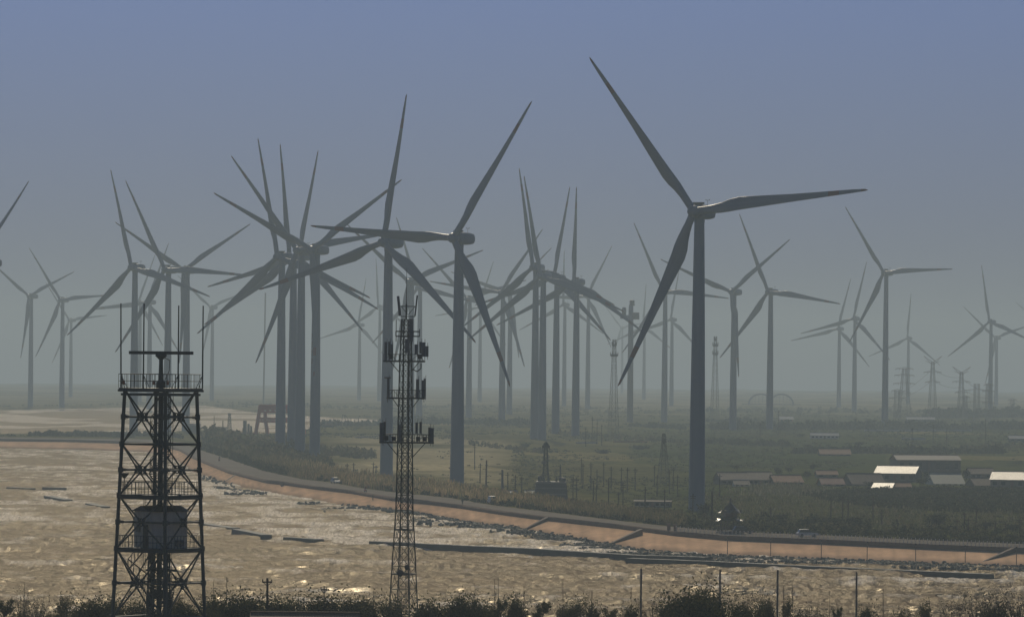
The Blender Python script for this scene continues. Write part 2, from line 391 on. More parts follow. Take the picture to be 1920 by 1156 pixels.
scol = np.concatenate([np.array([.84, .56, .345])[None] * (pc * kk * (1 + prow.normal(0, .04, len(pc))))[:, None] for kk in (.82, 1.0, 1.03, .9, .5)])
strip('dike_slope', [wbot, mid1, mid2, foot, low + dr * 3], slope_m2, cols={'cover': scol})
exec_later = []

# ---------------------------------------------------------------- foreground hill
def build_hill():
    ys = np.array([-60, -20, 20, 100, 200, 300, 380, 440, 480, 520, 560, 600, 640, 662, 685, 715, 760.]); xs = np.linspace(-1, 1, 61)
    V = []
    for y in ys:
        z = 38.8 - 0.0468 * max(y, 0) if y < 645 else np.interp(y, [645, 662, 685, 715, 760], [8.6, 7.2, 3.0, -1.0, -4.0])
        hw = 260 if y < 300 else 260
        for s in xs:
            x = s * hw; V.append((x, y, z + float(drop(y)) + 0.5 * (float(vnoise(np.array(x / 9.), np.array(y / 12.))) - .6)))
    n = len(xs); i = np.arange(len(V)).reshape(len(ys), n)
    Q = np.stack([i[:-1, :-1], i[:-1, 1:], i[1:, 1:], i[1:, :-1]], -1).reshape(-1, 4)
    m = mat('dry_hill_soil', (0.10, 0.082, 0.05), 0.95, (0.17, 0.13, 0.085), 0.25, bump=0.4, spec=0.1)
    tag(npmesh('hill', V, Q, m, True), kind='structure')
build_hill()
def hill_z(y):
    return 38.8 - 0.0468 * y + float(drop(y)) - 0.1

# ---------------------------------------------------------------- haze
def build_haze():
    b = MB(); x, y0, y1, z0, z1 = 3600, -120, 15600, -62, 152
    b.box((0, (y0 + y1) / 2, (z0 + z1) / 2), (2 * x, y1 - y0, z1 - z0))
    m = bpy.data.materials.new('haze_air'); m.use_nodes = True; n = m.node_tree.nodes; l = m.node_tree.links
    n.remove(n['Principled BSDF']); pv = n.new('ShaderNodeVolumePrincipled')
    pv.inputs['Color'].default_value = (0.595, 0.74, 0.83, 1); pv.inputs['Density'].default_value = 1.8e-4; pv.inputs['Anisotropy'].default_value = 0.3
    l.new(pv.outputs[0], n['Material Output'].inputs['Volume'])
    o = b.obj('haze', m); tag(o, kind='stuff')
build_haze()

# ---------------------------------------------------------------- wind turbines
R0 = 50.0; YAW = math.radians(28.5)
def blade_mesh():
    st = [0.0, 0.02, 0.05, 0.09, 0.14, 0.19, 0.24, 0.30, 0.38, 0.46, 0.55, 0.64, 0.72, 0.765, 0.77, 0.83, 0.835, 0.90, 0.955, 0.96, 0.985, 1.0]
    ch = np.interp(st, [0, .05, .10, .19, .24, .38, .55, .75, .92, .985, 1.0], [2.0, 2.0, 2.5, 3.75, 3.8, 3.0, 2.15, 1.45, .95, .55, .12])
    th = np.interp(st, [0, .05, .19, .4, .7, 1], [1.0, .98, .42, .24, .19, .16])
    tw = np.radians(np.interp(st, [0, .2, .4, .7, 1], [20, 15, 8, 3, 0])) + math.radians(9)
    n = 14; vs = []; fs = []; mi = []
    for k, s in enumerate(st):
        rnd_ = np.interp(s, [0, .05, .19], [1, 1, 0]); le = np.interp(s, [0, .05, .24, 1], [.5, .5, .30, .27])
        for j in range(n):
            a = 2 * math.pi * j / n; cx = math.cos(a); sy = math.sin(a)
            u = (1 + cx) / 2                                   # 0 leading .. 1 trailing
            yt = math.sqrt(max(u, 0)) * (1 - u) * 1.9 * 0.5 * (1 if sy >= 0 else -0.8) if True else 0
            ax = (u - le) * ch[k]; ay = yt * th[k] * ch[k]
            cxr = (cx * .5) * ch[k]; cyr = sy * .5 * ch[k] * (th[k] if s > .05 else 1)
            x = ax * (1 - rnd_) + cxr * rnd_; y = ay * (1 - rnd_) + cyr * rnd_
            ct, stt = math.cos(tw[k]), math.sin(tw[k])
            X = -(x * ct - y * stt); Y = x * stt + y * ct       # trailing edge to the left of an upright blade
            vs.append((X, Y - 2.2 * s ** 2.2, 1.0 + s * (R0 - 1.0)))
    for k in range(len(st) - 1):
        c = .5 * (st[k] + st[k + 1]); red = 1 if (.767 < c < .832 or c > .958) else 0
        for j in range(n):
            fs.append((k * n + j, k * n + (j + 1) % n, (k + 1) * n + (j + 1) % n, (k + 1) * n + j)); mi.append(red)
    fs.append(tuple((len(st) - 1) * n + j for j in range(n))); mi.append(1)
    b = MB(); b.v = vs; b.f = fs; b.m = mi
    return b.mesh('blade', [M_TURB, mat('blade_red_band', (0.16, 0.035, 0.035), 0.5)], True)
ME_BLADE = blade_mesh()
ME_TOWER = MB().lathe([(2.35, 0), (2.33, .01), (2.18, .2), (2.02, .4), (1.84, .6), (1.64, .8), (1.42, .985), (1.5, .987), (1.5, 1.0)], 28).mesh('tower', M_TURB, True)
def nacelle_mesh():      # axis along +Y away from the rotor, origin on the tower axis at hub height
    b = MB(); prof = [(-2.6, 1.0, 1.1), (-2.3, 1.55, 1.6), (-1.0, 1.75, 1.8), (1.5, 1.85, 1.9), (4.2, 1.8, 1.85), (6.6, 1.65, 1.55), (7.4, 1.35, 1.1)]
    vs = []; fs = []; n = 16
    for y, hw, hh in prof:
        for k in range(n):
            a = 2 * math.pi * k / n; c, s = math.cos(a), math.sin(a); e = 0.45
            vs.append((hw * abs(c) ** e * (1 if c >= 0 else -1), y, hh * abs(s) ** e * (1 if s >= 0 else -1) * (1.0 if s > 0 else 1.05)))
    for j in range(len(prof) - 1):
        for k in range(n): fs.append((j * n + k, j * n + (k + 1) % n, (j + 1) * n + (k + 1) % n, (j + 1) * n + k))
    fs += [tuple(range(n)), tuple((len(prof) - 1) * n + k for k in range(n - 1, -1, -1))]
    b.add(vs, fs); return b.mesh('nacelle', M_TURB, True)
ME_NAC = nacelle_mesh()
def hub_mesh():
    b = MB(); prof = [(0.15, -2.0), (0.8, -1.85), (1.3, -1.4), (1.55, -.7), (1.6, .2), (1.5, 1.2), (1.2, 1.7)]
    b.lathe(prof, 18); b.v = [(x, z, y) for x, y, z in b.v]
    return b.mesh('hub', M_TURB, True)
ME_HUB = hub_mesh()
def cooler_mesh():
    b = MB(); b.box((0, 0, .55), (2.6, 1.7, .5)); b.box((0, 0, .15), (1.8, 1.3, .4))
    return b.mesh('roof_cooler', M_DARK)
ME_COOL = cooler_mesh()
ME_VANE = MB().bar((0, 0, 0), (0, 0, 1.5), .05).bar((-.5, 0, 1.4), (.5, 0, 1.4), .05).blob((-.5, 0, 1.55), .14).blob((.5, 0, 1.55), .14).mesh('wind_vane', M_DARK)
TURB = [
 (1301, 396, 360, -36, 'the largest and nearest wind turbine, its dark tower standing right of the middle', 0),
 (850, 446, 307, 34.5, 'large wind turbine with one blade level to the left, its tower beside the lattice mast', 0),
 (718, 454, 282, 11.6, 'large wind turbine whose grey tower stands right behind the thin lattice antenna mast', 0),
 (585, 468, 238, 57, 'wind turbine of the left cluster with two blades raised in a wide V', 0),
 (520, 481, 226, -10, 'leftmost tower of the close cluster of turbines, one blade almost straight up', 0),
 (543, 486, 217, -4.5, 'thin towered turbine second from left in the close cluster, blade tip straight up', 0),
 (557, 469, 228, -38.5, 'cluster turbine with a blade leaning up left, third tower from the left', 0),
 (559, 480, 203, 13.5, 'hidden tower cluster turbine with a blade leaning a little right of upright', 0),
 (246, 501, 188, -13, 'grey turbine rising behind the left legs of the radar tower', 0),
 (309, 505, 187, -26.5, 'grey turbine rising right behind the middle of the radar tower', 0),
 (344, 506, 176, 61, 'grey turbine rising behind the right legs of the radar tower, blades in a V', 0),
 (-46, 492, 247, 53.0, 'turbine cut off by the left edge, only one dark blade in view', 52),
 (54, 555, 117, 67, 'hazy turbine on the far left shore with one blade pointing down', 0),
 (113, 562, 119, -34.5, 'hazy turbine on the far left shore with one blade level to the right', 0),
 (130, 600, 88, -36, 'small very pale turbine just right of two hazy ones on the far left shore', 0),
 (277, 566, 120, 23, 'pale turbine between the two left radar tower whip aerials, nacelle showing', 0),
 (259, 567, 100, 24, 'very pale turbine close beside another pale one behind the radar tower', 0),
 (395, 576, 94, 70, 'small pale turbine standing alone right of the radar tower', 0),
 (671, 609, 90, 13, 'very pale distant turbine between the cluster and the lattice mast', 0),
 (709, 575, 92, -2, 'faint distant turbine almost hidden behind the tower beside the lattice mast', 0),
 (766, 528, 172, 70, 'hazy turbine directly behind the top of the lattice mast', 0),
 (783, 540, 140, -18, 'pale turbine close right of the lattice mast top', 0),
 (876, 560, 135, -45, 'pale turbine just right of the big grey tower with a blade up left', 0),
 (898, 576, 92, 20, 'small faint turbine low behind the crossing blades right of the big tower', 0),
 (938, 548, 150, 38, 'hazy turbine left of the four grey towers with a blade up right', 0),
 (953, 548, 125, 48, 'paler turbine close left of the four grey towers, blade low up right', 0),
 (999, 501, 188, -8, 'leftmost of the four grey turbines in a row at the centre', 0),
 (1013, 517, 190, -9.5, 'second from left of the four grey turbines at the centre', 0),
 (1038, 520, 174, 12.6, 'third from left of the four grey turbines, blade leaning right', 0),
 (1076, 528, 178, 2.5, 'rightmost of the four grey turbines at the centre, blade upright', 0),
 (1056, 571, 102, 2, 'faint turbine seen between the last two of the four grey towers', 0),
 (1100, 556, 110, 30, 'pale turbine just right of the four grey towers', 0),
 (1165, 614, 60, -40, 'tiny faint turbine behind the hazy lattice tower with round drums', 0),
 (1206, 612, 80, 5, 'faint slim turbine tower just right of the bladeless tower', 0),
 (1243, 546, 142, -24.7, 'hazy turbine close left of the largest tower, blade up left', 0),
 (1257, 599, 98, 12, 'small pale turbine tight against the left side of the largest tower', 0),
 (1371, 547, 161, 52.5, 'grey turbine right of the largest one with a blade pointing down', 0),
 (1440, 547, 158, -21.8, 'grey turbine in front of the distant arch bridge', 0),
 (1657, 511, 147, -32.5, 'lone grey turbine left of the power pylons with one blade level right', 0),
 (1600, 597, 110, 15, 'pale turbine left of the lone grey one, blade leaning right', 0),
 (1571, 616, 98, 16.5, 'paler smaller turbine, leftmost of the hazy pair right of the arch bridge', 0),
 (1701, 634, 85, 6, 'small very pale turbine above the wide armed power pylon', 0),
 (1855, 603, 107, -8, 'grey turbine near the right edge behind the dark lattice pylons', 0),
 (1866, 633, 88, -48, 'paler turbine close behind another near the right edge', 0),
 (1958, 612, 72, -51, 'turbine past the right edge with only a pale blade tip in view', 0),
]
def place_turbines():
    proto = None
    for (hx, hy, L, phi, lab, yaw) in TURB:
        s = L / R0; D = F / s; hubp = at(hx, hy, D)
        psi = math.radians(yaw) if yaw else YAW + rnd.uniform(-.05, .05)
        nrm = Vector((-math.sin(psi), -math.cos(psi), 0)); ov = 3.6
        gx, gy = hubp.x - nrm.x * ov, hubp.y - nrm.y * ov
        gz = ZL - 0.3 + float(drop(gy)); H = hubp.z - gz
        rz = -psi                                              # local -Y is the upwind side
        root = thing('wind_turbine', lab, 'wind turbine', (gx, gy, gz), rz, 'wind turbines across the coastal plain')
        t = link('tower', ME_TOWER, root); t.scale = (.94, .94, H - 1.75)
        n_ = link('nacelle', ME_NAC, root, (0, 0, H))
        h_ = link('hub', ME_HUB, root, (0, -ov, H))
        c_ = link('roof_cooler', ME_COOL, n_, (0, -.6, 1.62)); v_ = link('wind_vane', ME_VANE, n_, (0, 5.2, 1.7))
        for k in range(3):
            bl = link('blade', ME_BLADE, root, (0, -ov, H)); bl.rotation_euler = (0, math.radians(phi + 120 * k), 0)
place_turbines()
def tower_lettering():
    root = next(o for o in COL.objects if o.get('label', '').startswith('wind turbine of the left cluster with two blades')); b = MB(); g = random.Random(4); H = next(c for c in COL.objects if c.parent == root and c.name.startswith('tower')).scale.z
    for i in range(4):                                     # four weathered characters one below the other, too far to read
        zc = H * .60 - i * 3.3; rr = .94 * (2.35 + (1.64 - 2.35) * (zc / H) / .8) + .02
        def dot(u, v, w_, h_):
            a = -math.pi / 2 - .32 - root.rotation_euler.z * 0 + u / rr; c = Vector((rr * math.cos(a), rr * math.sin(a), zc + v)); b.box(c, (w_, .03, h_), a + math.pi / 2)
        for v in (-.8, 0, .8): dot(g.uniform(-.15, .15), v + g.uniform(-.15, .15), 1.2 if v else .8, .22)
        for u in (-.42, .05, .42): dot(u, g.uniform(-.4, .4), .18, g.uniform(.9, 1.9))
    b.obj('lettering', mat('faded_red_lettering', (.10, .045, .045), .7), root)
tower_lettering()

# ---------------------------------------------------------------- lattice helpers
def sq(r, a0, z):
    return [Vector((r * math.cos(a0 + k * math.pi / 2), r * math.sin(a0 + k * math.pi / 2), z)) for k in range(4)]
def railing(b, ring, h, r=0.03, step=0.45, n=4, mid=True):
    m = len(ring)
    for i in range(m):
        p, q = ring[i], ring[(i + 1) % m]; k = max(2, int((q - p).length / step)); u = Vector((0, 0, h))
        b.bar(p + u, q + u, r * 1.3, n)
        if mid: b.bar(p + u * .5, q + u * .5, r, n)
        for j in range(k): t = p.lerp(q, j / k); b.bar(t, t + u, r, n)
def lattice_body(levels, a0, lr, br, mode='x'):
    """levels: (z, corner radius) bottom to top; returns list of leg builders and one of the bracing."""
    legs = [MB() for _ in range(4)]; br_ = MB(); rings = [sq(r, a0, z) for z, r in levels]
    for j in range(len(rings) - 1):
        A, B = rings[j], rings[j + 1]
        for k in range(4):
            legs[k].bar(A[k], B[k], lr, 5); n = (k + 1) % 4
            if mode == 'x' or j % 2 == 0: br_.bar(A[k], B[n], br, 4)
            if mode == 'x' or j % 2 == 1: br_.bar(A[n], B[k], br, 4)
            br_.bar(B[k], B[n], br, 4)
    return legs, br_

# ---------------------------------------------------------------- radar tower (foreground left)
def radar_tower():
    D = 482.0; s = F / D; base = at(297, 1203, D); base.z = hill_z(D) - .3
    zz = lambda py: HC - D * (py + 6.3 - EYE) / F - base.z
    T = thing('radar_tower', 'tall dark green tubular steel radar tower with hut and spiral stair', 'tower', base)
    rad = lambda z: float(np.interp(z, [0, zz(1156), zz(730)], [4.1, 3.95, 3.08]))
    a0 = math.radians(11); rows = [1212, 1156, 1027, 928, 832, 730]
    br = MB(); brl = []
    nodes = [zz(r) for r in rows]; nodes[0] = 0.0
    for k in range(4):
        leg = MB(); pts = []
        for z in nodes: pts.append(sq(rad(z), a0, z)[k])
        leg.path(pts, .155, 8)
        for a, b_ in zip(nodes[:-1], nodes[1:]):
            for z in (a, (a + b_) / 2):
                p = sq(rad(z), a0, z)[k]; leg.bar(p - Vector((0, 0, .22)), p + Vector((0, 0, .22)), .23, 8)
        leg.obj('leg', M_STEEL, T)
    for a, b_ in zip(nodes[:-1], nodes[1:]):
        A, B = sq(rad(a), a0, a), sq(rad(b_), a0, b_); m = (a + b_) / 2; Mi = sq(rad(m), a0, m)
        for k in range(4):
            n = (k + 1) % 4; c = (Mi[k] + Mi[n]) / 2
            for p in (A[k], A[n], B[k], B[n]):
                br.bar(p, c, .075, 6); e = p.lerp(c, .93); br.bar(p.lerp(c, .86), e, .13, 6)
            br.bar(Mi[k], Mi[n], .085, 6)
            br.bar(Mi[k].lerp(Mi[n], .06), Mi[k].lerp(Mi[n], .12), .13, 6)
            dd = (Mi[n] - Mi[k]).normalized(); ring = [c + (dd * math.cos(t) + Vector((0, 0, 1)) * math.sin(t)) * .33 for t in [i * math.pi / 4 for i in range(9)]]
            br.path(ring, .06, 4)
        if a > 1: 
            for k in range(4): br.bar(A[k], A[(k + 1) % 4], .09, 6)
    br.obj('bracing', M_STEEL, T)
    def plat(py, r, rail, nm='platform', th=.22, hole=False):
        z = zz(py); b = MB(); R_ = sq(r, a0, z); b.add([p + Vector((0, 0, d)) for d in (-th, 0) for p in R_], [(3, 2, 1, 0), (4, 5, 6, 7), (0, 1, 5, 4), (1, 2, 6, 5), (2, 3, 7, 6), (3, 0, 4, 7)])
        for k in range(4): b.bar(R_[k] - Vector((0, 0, th)), R_[(k + 1) % 4] - Vector((0, 0, th)), .13, 4)
        o = b.obj(nm, M_STEEL, T)
        if rail:
            b2 = MB(); railing(b2, R_, rail, .028, .42); b2.obj('railing', M_STEEL, o)
        return o
    plat(727, 3.62, 1.18); plat(737, 3.35, 0, th=.1); plat(928, 3.5, 1.15); plat(1027, 3.7, 1.1)
    # hut
    zh = zz(1026); h = zz(957) - zh; rz = math.radians(31); hut = MB().box((.1, 0, zh + h / 2), (3.42, 3.2, h), rz)
    sx, sy = math.cos(rz), math.sin(rz)
    def on_face(face, u, z, w_, hh, d=.03):    # face 'f' towards the camera or 'l' to the left
        if face == 'f': c = Vector((.1 + sy * (1.6 + d / 2) + sx * u, -sx * (1.6 + d / 2) + sy * u, z)); return c, (w_, d, hh)
        c = Vector((.1 - sx * (1.71 + d / 2) + sy * u * 1, -sy * (1.71 + d / 2) - sx * u, z)); return c, (d, w_, hh)
    hut_m = mat('hut_panel', (0.66, 0.60, 0.46), 0.6, (0.76, 0.70, 0.55), 0.7, stretch=(3, 3, .6))
    H = hut.obj('hut', hut_m, T)
    rib = MB()
    for i in range(9):
        c, z_ = on_face('f', -1.55 + i * .388, zh + h / 2, .05, h * .97, .03); rib.box(c, z_, rz)
    for i in range(6):
        c, z_ = on_face('l', -1.4 + i * .56, zh + h / 2, .05, h * .97, .03); rib.box(c, z_, rz)
    rib.obj('panel_rib', hut_m, H)
    rf = MB(); e = .22; hw, hd = 1.71 + e, 1.6 + e
    def loc(x, y, z): return Vector((.1 + x * sx - y * sy, x * sy + y * sx, z))
    zt_ = zh + h
    vs = [loc(-hw, -hd, zt_ - .02), loc(hw, -hd, zt_ - .02), loc(hw, hd, zt_ - .02), loc(-hw, hd, zt_ - .02), loc(-hw, 0, zt_ + .45), loc(hw, 0, zt_ + .45)]
    rf.add(vs, [(0, 1, 5, 4), (2, 3, 4, 5), (0, 4, 3), (1, 2, 5), (3, 2, 1, 0)]); rf.obj('roof', mat('dark_roof_sheet', (.03, .033, .034), .5), H)
    c, z_ = on_face('l', .55, zh + 1.0, .85, 2.0, .06); MB().box(c, z_, rz).obj('door', M_DARK, H)
    c, z_ = on_face('l', -.75, zh + 1.75, .7, .8, .06); MB().box(c, z_, rz).obj('window', mat('dark_glass', (.02, .024, .028), .15), H)
    c, z_ = on_face('f', .9, zh + .45, .7, .5, .25); MB().box(c, z_, rz).obj('air_conditioner', M_ANT, H)
    # centre column and spiral stair
    MB().lathe([(.22, 0), (.22, zz(735))], 12, (0.02, 0, 0)).obj('centre_column', M_STEEL, T)
    st = MB(); z0, z1 = zz(925), zz(738); n = int((z1 - z0) / .19)
    for i in range(n):
        a = i * .335; z = z0 + i * .19
        if zz(1030) < z < zz(950): continue
        p = Vector((.32 * math.cos(a), .32 * math.sin(a), z)); q = Vector((0.88 * math.cos(a), 0.88 * math.sin(a), z)); t = Vector((-math.sin(a), math.cos(a), 0))
        st.add([p - t * .09, p + t * .09, q + t * .2, q - t * .2, p - t * .09 - Vector((0, 0, .06)), p + t * .09 - Vector((0, 0, .06)), q + t * .2 - Vector((0, 0, .06)), q - t * .2 - Vector((0, 0, .06))],
               [(0, 3, 2, 1), (4, 5, 6, 7), (0, 1, 5, 4), (1, 2, 6, 5), (2, 3, 7, 6), (3, 0, 4, 7)])
        st.bar(q, q + Vector((0, 0, .95)), .022, 4)
        a2 = a + .335; q2 = Vector((0.88 * math.cos(a2), 0.88 * math.sin(a2), z + .19)); u = Vector((0, 0, .95)); st.bar(q + u, q2 + u, .03, 4); st.bar(q + u * .5, q2 + u * .5, .02, 4)
        st.bar(q - Vector((0, 0, .1)), q2 - Vector((0, 0, .1)), .06, 4)
    st.obj('spiral_staircase', M_STEEL, T)
    # lower stair flights, risers and cable ladder inside the legs
    fl = MB(); ztop = zz(1030)
    pts = [(-1.2, -.6, ztop), (-2.6, -.9, zz(1068)), (-.3, .9, zz(1110)), (1.2, .9, zz(1110)), (.2, -.9, 0)]
    for p, q in zip(pts[:-1], pts[1:]):
        p, q = Vector(p), Vector(q); w_ = Vector((0, .35, 0))
        for sgn in (-1, 1):
            fl.bar(p + w_ * sgn, q + w_ * sgn, .06, 4); u = Vector((0, 0, .95)); fl.bar(p + w_ * sgn + u, q + w_ * sgn + u, .03, 4)
            for i in range(6): t = p.lerp(q, i / 5) + w_ * sgn; fl.bar(t, t + u, .022, 4)
        for i in range(12): t = p.lerp(q, i / 11); fl.bar(t - w_, t + w_, .05, 4)
    fl.obj('stair_flight', M_STEEL, T)
    core, cb = lattice_body([(0, 1.25), (1.6, 1.22), (3.2, 1.2), (4.8, 1.15), (6.4, 1.12), (ztop, 1.1)], math.radians(40), .085, .05)
    for l_ in core: l_.obj('riser', M_STEEL, T)
    cb.obj('core_bracing', M_STEEL, T)
    for (x, z, w_, hh) in ((-.5, zz(1060), .5, .7), (.35, zz(1075), .6, .55), (.1, zz(1112), 1.0, .8), (-.8, zz(1125), .5, 1.0), (.9, zz(1130), .55, .7), (.2, zz(1068), 2.6, .18)):
        MB().box((x, -.2, z), (w_, .5, hh)).obj('equipment_box', M_DARK, T)
    ld = MB(); x0 = .92
    for sx_ in (-.2, .2):
        ld.bar((x0 + sx_, -.9, 0), (x0 + sx_, -.9, zz(727)), .03, 4)
    z = .3
    while z < zz(727): ld.bar((x0 - .2, -.9, z), (x0 + .2, -.9, z), .02, 4); z += .33
    ld.obj('ladder', M_STEEL, T)
    cl = MB()
    for x in (-1.15, -1.3, .6): cl.bar((x, -.6, 0), (x, -.6, zz(930)), .03, 4)
    cl.obj('cable_run', M_STEEL, T)
    # radar on top
    MB().lathe([(.42, zz(730)), (.42, zz(716)), (.24, zz(712)), (.2, zz(700)), (.17, zz(680)), (.17, zz(674)), (.5, zz(667)), (.48, zz(664)), (.2, zz(663))], 12).obj('radar_mast', M_STEEL, T)
    ra = MB(); zc = zz(661); ra.box((0, 0, zc), (5.5, .28, .27), math.radians(4)); ra.bar((0, 0, zc - .3), (0, 0, zc), .16, 8); ra.obj('radar_scanner', M_DARK, T)
    hs = MB(); hs.path([Vector((.3, 0, zz(670))), Vector((.75, 0, zz(675))), Vector((.7, 0, zz(695))), Vector((.35, 0, zz(712)))], .04, 4); hs.obj('cable', M_DARK, T)
    R_ = sq(3.62, a0, 0)
    for px_, ptop, pb in ((225, 569, 727), (268, 569, 727), (333, 572, 727), (378, 572, 727)):
        x = (px_ - 300) / s; y = -.6 if px_ in (268, 333) else 0; b = MB()
        lean = -.06 if px_ < 230 else .0
        b.bar((x + lean * 0, y, zz(pb)), (x, y, zz(700)), .06, 6); b.bar((x, y, zz(700)), (x - lean * -1, y, zz(ptop)), .07, 6, .055)
        b.bar((x - .3 * (1 if x < 0 else -1) * -1, y, zz(pb)), (x, y, zz(702)), .03, 4); b.bar((x, y, zz(702)), (x + (.55 if x < 0 else -.55), y, zz(pb)), .035, 4)
        b.obj('whip_aerial', M_STEEL, T)
    lm = mat('orange_lamp', (.45, .12, .04), .4)
    for x in (-3.15, -.55, .62): MB().lathe([(.1, zz(721)), (.13, zz(719)), (.12, zz(714)), (.03, zz(712))], 8, (x, -.7, 0)).obj('warning_lamp', lm, T)
    b = MB(); b.bar((-3.0, -.5, zz(928)), (-3.0, -.5, zz(893)), .05, 5); b.lathe([(.1, zz(896)), (.42, zz(888)), (.42, zz(886))], 8, (-3.0, -.5, 0)); b.obj('horn_speaker', M_STEEL, T)
radar_tower()

# ---------------------------------------------------------------- telecom mast (foreground centre)
def panel(b, x, y, z0, z1, w_=.3, d=.14, rz=0, tilt=0):
    h = z1 - z0; o = len(b.v); b.box((x, y, (z0 + z1) / 2), (w_, d, h), rz)
    b.bar((x + .12, y + .12, z0 - .3), (x + .12, y + .12, z1 + .35), .035, 4)
def telecom_mast():
    D = 606.0; s = F / D; base = at(756, 1195, D); base.z = hill_z(D) - .4
    zz = lambda py: HC - D * (py + 1.9 - EYE) / F - base.z
    T = thing('telecom_mast', 'slim dark lattice telecom mast with five tiers of antennas, standing on the near shore', 'telecom mast', base)
    a0 = math.radians(24); ca = 2 * math.cos(a0) * s
    prof = [(1195, 58), (1156, 54), (1050, 43), (950, 31), (830, 27.5), (677, 22.5), (597, 16.5)]
    rad = lambda z: float(np.interp(z, [zz(p) for p, _ in prof], [w_ / ca for _, w_ in prof]))
    lev = [(0.0, rad(0))]; z = 0
    while z < zz(600): z = min(z + max(1.9 * rad(z) * .85, .95), zz(597)); lev.append((z, rad(z)))
    legs, br = lattice_body(lev, a0, .075, .042)
    for l_ in legs: l_.obj('leg', M_STEEL, T)
    br.obj('bracing', M_STEEL, T)
    dk = MB()
    for py in (992, 1075): 
        R_ = sq(rad(zz(py)), a0, zz(py)); 
        for k in range(4): dk.bar(R_[k], R_[(k + 1) % 4], .11, 4)
    dk.obj('belt_frame', M_STEEL, T)
    ld = MB(); z = .3
    for x in (-.2, .2): ld.bar((x, 0, 0), (x, 0, zz(600)), .035, 4)
    while z < zz(600): ld.bar((-.2, 0, z), (.2, 0, z), .025, 4); z += .4
    ld.obj('ladder', M_STEEL, T)
    fe = MB()
    for x in (-.42, .36, .5): fe.bar((x, .1, 0), (x * .7, .1, zz(620)), .045, 4)
    fe.obj('feeder_cable', M_DARK, T)
    MB().bar((0, 0, zz(600)), (0, 0, zz(570)), .09, 6).bar((0, 0, zz(570)), (0, 0, zz(503)), .045, 6, .02).obj('lightning_rod', M_STEEL, T)
    def tier(pd, pr, x0, x1, ydep=1.0):
        b = MB(); zd, zr = zz(pd), zz(pr); X0, X1 = (x0 - 758.5 + (pd - 830) * .0095 * 0) / s, (x1 - 758.5) / s
        R_ = [Vector((X0, -ydep * .4, zd)), Vector((X1, -ydep * .4, zd)), Vector((X1 * .5, ydep * 1.6, zd)), Vector((X0 * .5, ydep * 1.6, zd))]
        b.add([p + Vector((0, 0, d)) for d in (-.08, 0) for p in R_], [(3, 2, 1, 0), (4, 5, 6, 7), (0, 1, 5, 4), (1, 2, 6, 5), (2, 3, 7, 6), (3, 0, 4, 7)])
        for k in range(4): b.bar(R_[k], R_[(k + 1) % 4], .09, 5)
        railing(b, R_, zr - zd, .035, .55, mid=False)
        n = 6
        for i in range(n):
            p = R_[0].lerp(R_[1], i / n); q = R_[0].lerp(R_[1], (i + 1) / n); u = Vector((0, 0, zr - zd)); b.bar(p + u * (i % 2), q + u * ((i + 1) % 2), .03, 4)
        r = rad(zd)
        for x in (X0 * .72, X1 * .72): b.bar((x, -.2, zd), (math.copysign(r * .85, x), 0, zd - abs(x) * .75), .05, 5)
        b.obj('platform', M_STEEL, T); return zd, zr
    X = lambda px_: (px_ - 758.5) / s
    def panels(lst):
        for (px_, p1, p0, w_, y) in lst: b = MB(); panel(b, X(px_), y, zz(p0), zz(p1), w_, .16, .3 * rnd.uniform(-1, 1)); b.obj('panel_antenna', M_ANT if rnd.random() < .4 else M_STEELG, T)
    tier(829, 814, 711, 812); panels([(714, 792, 829, .36, -.5), (720, 790, 826, .26, -.2), (716, 800, 830, .3, .9), (749, 796, 828, .26, -.4), (780, 791, 812, .26, -.4), (787, 790, 812, .2, .6), (804, 800, 830, .28, .6), (809, 801, 831, .36, -.4)])
    tier(746, 731, 724, 795); panels([(726, 709, 746, .22, -.5), (781, 710, 745, .32, -.4), (791, 712, 748, .3, -.2), (794, 709, 744, .2, .5)])
    MB().box((X(725), -.5, zz(708)), (.7, .2, .16)).bar((X(725), -.5, zz(708)), (X(725), -.5, zz(754)), .05, 5).obj('t_bar_antenna', M_STEELG, T)
    tier(677, 664, 717, 794); panels([(721, 641, 676, .28, -.5), (727, 640, 666, .22, .5), (732, 645, 672, .3, -.3), (778, 645, 664, .36, -.4), (786, 640, 662, .26, .4), (792, 641, 668, .34, -.4), (797, 648, 668, .42, .3)])
    hp = MB(); pts = [Vector((X(787), -.3, zz(680))), Vector((X(787), -.3, zz(690))), Vector((X(780), -.3, zz(696))), Vector((X(772), -.1, zz(692)))]; hp.path(pts, .06, 5); hp.obj('looped_cable', M_DARK, T)
    b = MB()
    for py in (621, 630): b.bar((X(739), -.3, zz(py)), (X(784), -.3, zz(py)), .07, 5)
    for px_ in (739, 750, 761, 772, 784): b.bar((X(px_), -.3, zz(630)), (X(px_), -.3, zz(621)), .04, 4)
    for px_, p1, p0 in ((740, 599, 640), (784, 616, 630)): b.bar((X(px_), -.3, zz(p0)), (X(px_), -.3, zz(p1)), .045, 5)
    b.obj('cross_frame', M_STEEL, T)
    panels([(768, 597, 640, .42, -.3), (761, 635, 662, .5, -.6)])
    b = MB()
    for py in (574, 593): b.bar((X(746 + (py - 574) * .1), -.2, zz(py)), (X(777 - (py - 574) * .1), -.2, zz(py)), .05, 5)
    b.bar((X(749), -.2, zz(574)), (X(762), -.2, zz(590)), .04, 4); b.bar((X(775), -.2, zz(574)), (X(762), -.2, zz(590)), .04, 4); b.obj('top_frame', M_STEEL, T)
    for x0, x1, p1, p0, w_ in ((743, 747, 555, 592, .15), (779, 775, 553, 592, .09)):
        b = MB(); b.bar((X(x1), -.2, zz(p0)), (X(x0), -.2, zz(p1)), w_, 5); b.obj('tilted_antenna', M_STEELG, T)
